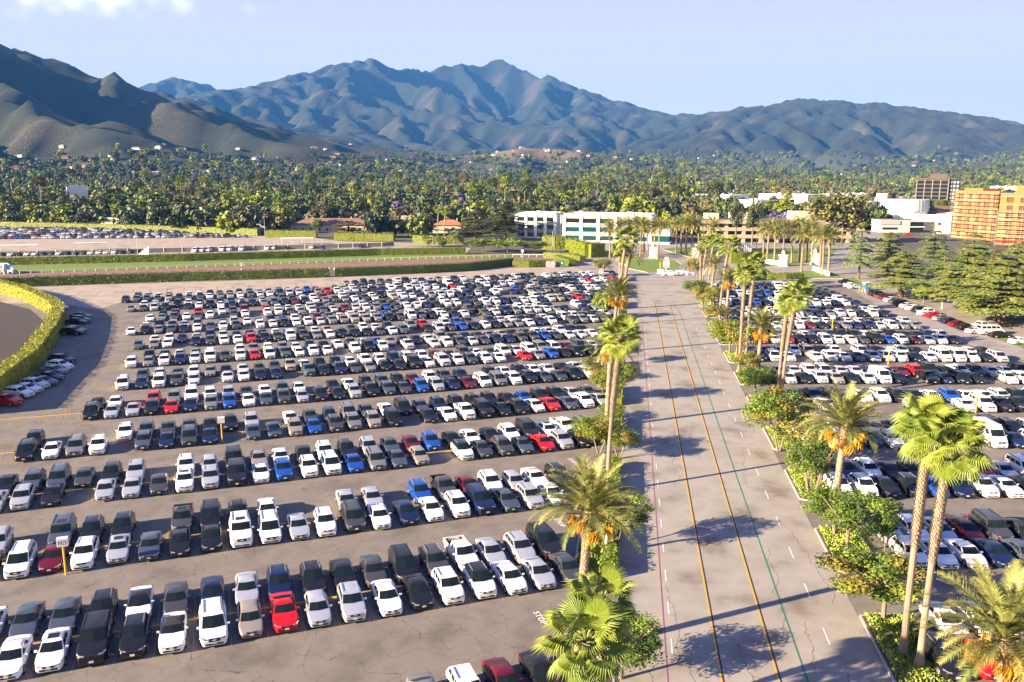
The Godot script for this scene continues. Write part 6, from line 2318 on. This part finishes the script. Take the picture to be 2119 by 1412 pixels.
func make_town() -> void:
	rng.seed = 8
	var white := lin(0.70, 0.68, 0.66)
	var cream := lin(0.56, 0.47, 0.36)
	var brown := lin(0.21, 0.125, 0.085)
	var grey_roof := lin(0.28, 0.27, 0.27)
	var tile := lin(0.36, 0.15, 0.075)
	var pink := lin(0.45, 0.32, 0.28)
	for h in [
		["long low house with broad brown roof behind the trimmed hedge", Vector2(-104.46, -499.14), 46, 16, 4.2, 0.06, cream, brown], ["white two-storey house with brown roof left of the large round tree", Vector2(-151.51, -527.72), 14, 11, 6.0, 0.2, white, brown],
		["white house with brown roof right of the large round tree", Vector2(-140.62, -573.81), 10, 10, 5.8, 0.1, white, brown], ["white two-storey house behind the vine-like cypress", Vector2(-143.2, -641.11), 22, 12, 6.0, 0.1, white, grey_roof],
		["orange-roofed house behind the vine-like cypress", Vector2(-165.06, -771.3), 12, 10, 4.5, 0.3, cream, tile], ["pale house with long grey roof behind the pale round tree", Vector2(-121.93, -702.28), 24, 12, 4.5, 0.0, white, grey_roof],
		["pinkish-roofed house left of the twin cypresses", Vector2(-114.1, -755.56), 24, 12, 4.5, 0.1, white, pink], ["white house with flat grey roof right of the twin cypresses", Vector2(-73.32, -722.25), 30, 12, 4.6, 0.1, white, pink],
		["white house with arched windows and grey roof", Vector2(-47.69, -675.6), 26, 12, 5.6, 0.2, white, grey_roof], ["brown-roofed house behind the tall dark cedar", Vector2(-23.52, -692.52), 26, 12, 4.4, 0.1, cream, brown],
		["tan-roofed long house left of the layered cedar by the lot's end", Vector2(-69.77, -541.28), 30, 14, 4.2, 0.1, cream, lin(0.4, 0.31, 0.23)], ["orange-brown shop roof beside the thin twin palms", Vector2(-36.37, -494.06), 18, 13, 4.5, 0.0, cream, tile],
		["white gabled house far behind the brown-roofed shop", Vector2(-44.28, -800.44), 16, 11, 4.6, 0.4, white, grey_roof], ["brown roof peeking between round trees", Vector2(80.92, -778.87), 18, 12, 4.0, 0.1, cream, brown],
		["small white house at the wood's edge above the two gates", Vector2(-190.27, -681.96), 13, 11, 4.8, 0.3, white, brown], ["cream house below the large round tree's left shoulder", Vector2(-211.9, -730.47), 15, 11, 4.5, 0.5, cream, brown],
		["pale house behind the bulky dark cedar", Vector2(-184.81, -732.31), 14, 10, 4.8, 0.2, white, tile], ["white house with terracotta roof behind the office trees", Vector2(164.99, -1032.64), 26, 14, 5.0, 0.2, white, tile],
	]:
		house(h[0], h[1].x, h[1].y, h[2], h[3], h[4], h[5], h[6], h[7])
	# long block with balconies
	var fr := framed("balcony_block", "long white two-storey block with striped balconies behind cedars", "building", Vector2(-244.66, -514.07), Vector2(-201.68, -498.81))
	var o: Node3D = fr[0]
	var len: float = fr[1]
	slab("wall", o, 0, len, 0, 6.4, -12, -1.4, mats.white)
	slab("roof", o, -0.8, len + 0.8, 6.4, 6.8, -12.8, 0.6, plain("roof_pale", lin(0.62, 0.60, 0.57), 0.8))
	for s in 2:
		slab("balcony", o, 0, len, s * 3.1 + 2.7, s * 3.1 + 2.95, -1.4, 0.2, mats.white)
		slab("balustrade", o, 0, len, s * 3.1 + 0.1, s * 3.1 + 1.0, 0.1, 0.2, plain("warm_white", lin(0.66, 0.56, 0.48), 0.8))
	for i in 16:
		slab("post", o, len * i / 15.0 - 0.12, len * i / 15.0 + 0.12, 0, 6.4, 0.21, 0.4, mats.white)
		if i < 15:
			for s in 2:
				slab("window", o, len * (i + 0.2) / 15.0, len * (i + 0.75) / 15.0, s * 3.1 + 0.2, s * 3.1 + 2.4, -1.4, -1.34, mats.dark_glass)
	# blue-roofed hall
	fr = framed("blue_roofed_hall", "hall with steep bright blue roof among dark cedars", "building", Vector2(-379.1, -670), Vector2(-356, -656.51))
	o = fr[0]
	len = fr[1]
	slab("wall", o, 0, len, 0, 5.0, -12, 0, mats.white)
	var mb := MB.new()
	mb.quad(Vector3(-0.6, 4.8, 0.8), Vector3(-0.6, 11.2, -6), Vector3(len + 0.6, 11.2, -6), Vector3(len + 0.6, 4.8, 0.8))
	mb.quad(Vector3(-0.6, 4.8, -12.8), Vector3(len + 0.6, 4.8, -12.8), Vector3(len + 0.6, 11.2, -6), Vector3(-0.6, 11.2, -6))
	mb.tri(Vector3(-0.6, 4.8, 0.8), Vector3(-0.6, 4.8, -12.8), Vector3(-0.6, 11.2, -6))
	mb.tri(Vector3(len + 0.6, 4.8, 0.8), Vector3(len + 0.6, 11.2, -6), Vector3(len + 0.6, 4.8, -12.8))
	part("roof", mb.flat(), plain("blue_roof", lin(0.05, 0.22, 0.50), 0.5), o)
	# far-off houses that only show as pale roofs in the wood
	var hm := MB.new()
	hm.box(Vector3(0, 0.5, 0), Vector3(1, 1, 1))
	var body := hm.flat()
	hm = MB.new()
	hm.col = Color(0.62, 0.50, 0.44)
	hm.quad(Vector3(-0.56, 0.98, 0.56), Vector3(-0.3, 1.5, 0), Vector3(0.3, 1.5, 0), Vector3(0.56, 0.98, 0.56))
	hm.quad(Vector3(0.56, 0.98, -0.56), Vector3(0.3, 1.5, 0), Vector3(-0.3, 1.5, 0), Vector3(-0.56, 0.98, -0.56))
	hm.tri(Vector3(-0.56, 0.98, -0.56), Vector3(-0.3, 1.5, 0), Vector3(-0.56, 0.98, 0.56))
	hm.tri(Vector3(0.56, 0.98, 0.56), Vector3(0.3, 1.5, 0), Vector3(0.56, 0.98, -0.56))
	body = hm.flat(body)
	for k in 2:
		body.surface_set_material(k, mats.paintwork)
	var spots := []
	for i in 2200:
		var r := 560.0 * pow(4300.0 / 560.0, rng.randf())
		var a := grow(-0.62, 0.62)
		var x := sin(a) * r
		var z := -cos(a) * r
		if not wooded(x, z) and not (x > 300.0 and r > 640.0 and r < 1700.0):
			continue
		var y := land_height(x, z)
		if y - valley_height(x, z) > 70.0:
			continue
		var s := grow(8.0, 17.0) * (1.6 if x > 250.0 and r < 1800.0 and rng.randf() < 0.5 else 1.0)
		var c: Color = [Color(0.62, 0.60, 0.58), Color(0.50, 0.44, 0.38), Color(0.36, 0.24, 0.18), Color(0.66, 0.65, 0.64)][rng.randi() % 4]
		spots.append([Transform3D(Basis(Vector3.UP, grow(-0.4, 0.4)).scaled(Vector3(s, grow(3.2, 5.0), s * 0.7)), Vector3(x, y - 0.3, z)), c])
	var mm := MultiMesh.new()
	mm.transform_format = MultiMesh.TRANSFORM_3D
	mm.use_colors = true
	mm.mesh = body
	mm.instance_count = spots.size()
	for i in spots.size():
		mm.set_instance_transform(i, spots[i][0])
		mm.set_instance_color(i, spots[i][1])
	var dh := MultiMeshInstance3D.new()
	dh.multimesh = mm
	dh.name = "distant_houses"
	tag(dh, "pale distant houses speckling the wooded valley floor and lower slopes", "houses", "", "stuff")
	add_child(dh)


# ---------------------------------------------------------------- small things

func make_details() -> void:
	rng.seed = 15
	# row signs: white box on a yellow post
	for s in [["white row sign box reading H3 on a yellow post beside a maroon sedan", Vector2(-38.25, -67.63), "H3"], ["white row sign box on a yellow post beside an empty stall and a navy sedan", Vector2(-36.96, -103.92), ""], ["white row sign box on a yellow post before the white vans of the far-side lot", Vector2(68.11, -150.09), ""], ["white row sign box on a yellow post in front of a white large SUV", Vector2(67.13, -118.63), ""], ["white row sign box on a yellow post near a red pickup in the far-side lot", Vector2(70.52, -184.11), ""], ["small yellow post sign by the white vans at the drive's edge", Vector2(67.39, -214.43), ""]]:
		var o := thing("row_sign", s[0], "sign", g3(s[1]), 0.3368 if s[1].x < 0 else 0.0)
		var mb := MB.new()
		mb.tube(Vector3.ZERO, Vector3(0, 2.75, 0), 0.075, 0.075, 10)
		part("post", mb.flat(), mats.sign_yellow, o)
		mb = MB.new()
		mb.box(Vector3(0, 3.05, 0), Vector3(0.86, 0.72, 0.50))
		var bx := part("sign_box", mb.flat(), mats.white, o)
		if s[2]:
			for q in 2:
				var tm := TextMesh.new()
				tm.text = s[2]
				var f := SystemFont.new()
				f.font_names = ["Droid Sans"]
				tm.font = f
				tm.font_size = 48
				tm.pixel_size = 0.0115
				tm.depth = 0.01
				part("lettering", tm, plain("ink_grey", lin(0.12, 0.12, 0.14), 0.7), bx, Transform3D(Basis(Vector3.UP, PI * q), Vector3(0, 3.05, 0.256 * (1 - 2 * q))))
	var wp := thing("white_post", "leaning white post with broken top in the drive-side hedge", "post", g3(Vector2(8.48, -71.71)))
	var mb := MB.new()
	mb.tube(Vector3(0, 0, 0), Vector3(0.16, 2.5, 0), 0.13, 0.12, 10)
	mb.beam(Vector3(0.16, 2.4, 0), Vector3(0.75, 2.75, 0), 0.07, 0.07)
	part("shaft", mb.flat(), mats.white, wp)
	# gate pillars with urns
	for p in [["white urn pillar beside the shrub bed on the round lawn", Vector2(57.38, -346.81)], ["white urn pillar behind the slim fan palms at the junction", Vector2(74.62, -345.36)], ["white urn pillar with curving low wall on the gate lawn", Vector2(101.14, -317.04)], ["white urn pillar half hidden among the gate lawn's date palms", Vector2(115.59, -324.3)]]:
		var o := thing("gate_pillar", p[0], "pillar", g3(p[1]))
		slab("base", o, -1.35, 1.35, 0, 0.5, -1.35, 1.35, mats.white)
		slab("shaft", o, -1.15, 1.15, 0.5, 3.9, -1.15, 1.15, mats.white)
		slab("cap", o, -1.35, 1.35, 3.9, 4.25, -1.35, 1.35, mats.white)
		mb = MB.new()
		for q in 6:
			var r: Array = [0.30, 0.22, 0.62, 0.72, 0.50, 0.22, 0.05]
			mb.tube(Vector3(0, 4.25 + q * 0.28, 0), Vector3(0, 4.53 + q * 0.28, 0), r[q], r[q + 1], 14, false)
		part("urn", mb.smooth(50), mats.white, o)
	for w in [["low curving white wall running to the gate lawn pillar", [Vector2(97.08, -334.55), Vector2(98.23, -325.54), Vector2(100.15, -322.11), Vector2(101.57, -319.58)]], ["low pale wall stubs behind the palms by the cedar street", [Vector2(107.41, -302.84), Vector2(107.35, -293.94), Vector2(106.95, -285.52)]]]:
		var o := thing("low_wall", w[0], "wall", Vector3.ZERO)
		for i in w[1].size() - 1:
			mb = MB.new()
			mb.beam(g3(w[1][i], 0.8), g3(w[1][i + 1], 0.8), 0.35, 1.6)
			part("wall_section", mb.flat(), mats.white, o)
	var en := thing("enclosure", "white louvred enclosure on the gate lawn behind the hedge block", "enclosure", g3(Vector2(99.62, -371.71)))
	slab("roof", en, -4.2, 4.2, 3.6, 3.9, -2.6, 2.6, mats.white)
	for i in 9:
		slab("panel", en, -4.0 + i * 0.94, -3.45 + i * 0.94, 0.0, 3.6, 2.3, 2.5, mats.white)
	slab("back_wall", en, -4.0, 4.0, 0, 3.6, -2.4, 2.2, plain("shade_grey", lin(0.22, 0.22, 0.23), 0.8))
	# map sign, yellow marker, barriers at the junction
	var ms := thing("direction_sign", "stack of pink and white direction boards on a white post", "sign", g3(Vector2(53.08, -292.48)))
	mb = MB.new()
	mb.tube(Vector3.ZERO, Vector3(0, 5.6, 0), 0.12, 0.12, 8)
	part("post", mb.flat(), mats.white, ms)
	for i in 4:
		slab("board", ms, -1.1 if i < 3 else -0.6, 1.1 if i < 3 else 0.6, 2.0 + i * 0.95, 2.8 + i * 0.95, 0.12, 0.2, [plain("sign_pink", lin(0.66, 0.36, 0.34), 0.6), mats.white][i % 2])
	var ym := thing("marker_post", "yellow marker post on the round lawn near the direction boards", "post", g3(Vector2(52.07, -298.3)))
	mb = MB.new()
	mb.tube(Vector3.ZERO, Vector3(0, 3.2, 0), 0.16, 0.16, 8)
	part("shaft", mb.flat(), mats.sign_yellow, ym)
	slab("band", ym, -0.2, 0.2, 1.2, 1.6, -0.2, 0.2, plain("band_orange", lin(0.6, 0.16, 0.02), 0.5))
	var names := ["left", "middle", "right"]
	for i in 3:
		var at: Vector2 = [Vector2(57.78, -292.6), Vector2(59.17, -291.21), Vector2(60.6, -288.44)][i]
		var br := thing("traffic_barrier", "low white traffic barrier right of the white pickup, %s of three" % names[i], "barrier", g3(at, 0.02), 0.15 * i, "white barriers at the junction")
		slab("board", br, -1.5, 1.5, 0.45, 0.95, -0.05, 0.05, mats.white)
		for s in [-1, 1]:
			slab("foot", br, s * 1.2 - 0.12, s * 1.2 + 0.12, 0, 0.45, -0.35, 0.35, mats.white)
	# street lamps, poles
	for l in [["twin-armed street lamp by the tan building's right end", Vector2(156.48, -417.13), 9.5, 2], ["street lamp pole on the gate lawn in front of the tan building", Vector2(110, -383.85), 9.0, 0], ["thin lamp pole before the office's first bays", Vector2(32.79, -396.2), 8.0, 0], ["thin lamp pole at the clipped hedge before the glass stair tower", Vector2(17.7, -375.86), 9.0, 0], ["lamp pole before the large round tree at the first gate", Vector2(-134.2, -463.03), 9.0, 0], ["pale pole on the verge under the wide-boughed cedar", Vector2(110.13, -215.28), 5.0, 0], ["slim pole at the far lot's edge above the white ramp", Vector2(-152.55, -346.13), 11.0, 0], ["curved street lamp by the beige building", Vector2(229.02, -464.22), 9.0, 1]]:
		var o := thing("street_lamp", l[0], "street lamp", g3(l[1]))
		mb = MB.new()
		mb.tube(Vector3.ZERO, Vector3(0, l[2], 0), 0.13, 0.08, 8)
		part("pole", mb.flat(), mats.steel if l[2] > 5.5 else mats.white, o)
		for s in int(l[3]):
			var d := 1.0 - 2.0 * s
			mb = MB.new()
			mb.tube(Vector3(0, l[2], 0), Vector3(-d * 1.4, l[2] + 1.0, 0), 0.07, 0.06, 6)
			mb.tube(Vector3(-d * 1.4, l[2] + 1.0, 0), Vector3(-d * 3.0, l[2] + 1.1, 0), 0.06, 0.05, 6)
			part("arm", mb.flat(), mats.steel, o)
			slab("lamp_head", o, minf(-d * 3.0, -d * 3.9), maxf(-d * 3.0, -d * 3.9), l[2] + 0.98, l[2] + 1.16, -0.16, 0.16, mats.white)
	for u in [["red-brown utility pole with crossarms behind the tan building's roof", 172.69, -553.37, 11.74, -0.75], ["utility pole with crossarms beside the layered cedar by the lot's end", -72.13, -583.04, 6.84, 0.14], ["utility pole above the houses behind the large round tree", -215.13, -730.25, 14.59, 0.8], ["utility pole in the wood behind the brown-roofed house", -215.13, -893.6, 19.27, 0.85]]:
		var o := thing("utility_pole", u[0], "utility pole", Vector3(u[1], land_height(u[1], u[2]), u[2]))
		mb = MB.new()
		mb.tube(Vector3.ZERO, Vector3(0, u[3], 0), 0.2, 0.14, 7)
		part("pole", mb.flat(), plain("pole_brown", lin(0.22, 0.10, 0.06), 0.9), o)
		for s in 2:
			slab("crossarm", o, -1.6, 1.6, u[3] - 0.7 - s * 1.1, u[3] - 0.5 - s * 1.1, -0.1, 0.1, plain("pole_brown", lin(0.22, 0.10, 0.06), 0.9))
	var mast := [-512.3, -882.07, 22.42, 2.49]
	var mo := thing("mast", "white sail-like mast rising from the dark cedars at left", "mast", Vector3(mast[0], 0, mast[1]))
	mb = MB.new()
	mb.tube(Vector3.ZERO, Vector3(0, mast[2], 0), 0.35, 0.15, 8)
	part("pole", mb.flat(), mats.white, mo)
	mb = MB.new()
	mb.tube(Vector3(0, mast[2] * 0.42, 0), Vector3(0, mast[2] * 0.62, 0), 3.4, 0.5, 10)
	part("cap", mb.flat(), plain("pale_blue", lin(0.25, 0.45, 0.55), 0.5), mo)
	# blue cabin and bollards by the shaded car line
	var cab := thing("portable_cabin", "small blue portable cabin with white roof beside the shaded car line", "cabin", g3(Vector2(105.28, -250.7)), 0.3)
	slab("wall", cab, -1.0, 1.0, 0, 2.2, -0.7, 0.7, plain("cabin_blue", lin(0.04, 0.22, 0.50), 0.5))
	slab("roof", cab, -1.05, 1.05, 2.2, 2.42, -0.75, 0.75, mats.white)
	slab("door", cab, -0.4, 0.4, 0.05, 2.0, 0.7, 0.73, plain("cabin_blue_light", lin(0.10, 0.34, 0.62), 0.5))
	for i in 3:
		var at: Vector2 = [Vector2(102.83, -249.59), Vector2(102.84, -247.52), Vector2(103.07, -245.99)][i]
		var bo := thing("bollard", "short yellow bollard before the blue cabin, %s" % ["beside the silver sedan", "middle of three", "closest to the dark cars"][i], "bollard", g3(at), 0.0, "yellow bollards by the blue cabin")
		mb = MB.new()
		mb.tube(Vector3.ZERO, Vector3(0, 1.0, 0), 0.16, 0.16, 10)
		part("shaft", mb.flat(), mats.sign_yellow, bo)
	# single vehicles on the roads
	for v in [["white pickup with canopy crossing the junction behind the white board", "pickup", "p", "w", Vector2(53.15, -285.48), PI * 0.5], ["white SUV driving on the cedar street", "SUV", "u", "w", Vector2(121.54, -251.08), 1.95], ["red car on the street before the beige building", "sedan", "s", "r", Vector2(223.55, -482.14), 1.5], ["blue car on the street behind the gate lawn's lamp", "sedan", "s", "b", Vector2(154, -414.21), 1.5], ["dark car half hidden on the cedar street", "sedan", "s", "d", Vector2(141.44, -341.59), 1.7]]:
		var o := thing(v[1].to_lower(), v[0], v[1], g3(v[4], 0.02), v[5])
		build_car(v[2], v[3], "", o)
		if v[1] == "pickup":
			slab("canopy", o, -0.85, 0.85, 1.16, 1.78, -2.6, -1.05, paint("w"))
			slab("canopy_window", o, -0.87, 0.87, 1.32, 1.62, -2.3, -1.3, mats.glass)
	var wb := thing("white_board", "white board panel leaning behind the pickup at the junction", "board", g3(Vector2(50.83, -290.99)))
	slab("panel", wb, -1.0, 1.0, 0.1, 1.6, -0.12, 0.12, mats.white)
	# scattered dry leaves on the asphalt
	mb = MB.new()
	for i in 700:
		var p := drive_at(grow(-40, 17), grow(40, 75)) if rng.randf() < 0.6 else drive_at(grow(12, 18.4), grow(45, 120))
		leaf_quad(mb, g3(p, 0.04), Vector3.UP, grow(0.04, 0.10), Color(0.22, 0.10, 0.035) * grow(0.5, 1.4))
	var dl := part("fallen_leaves", mb.flat(), mats.leaf)
	tag(dl, "dry fallen leaves scattered over the near asphalt", "leaves", "", "stuff")
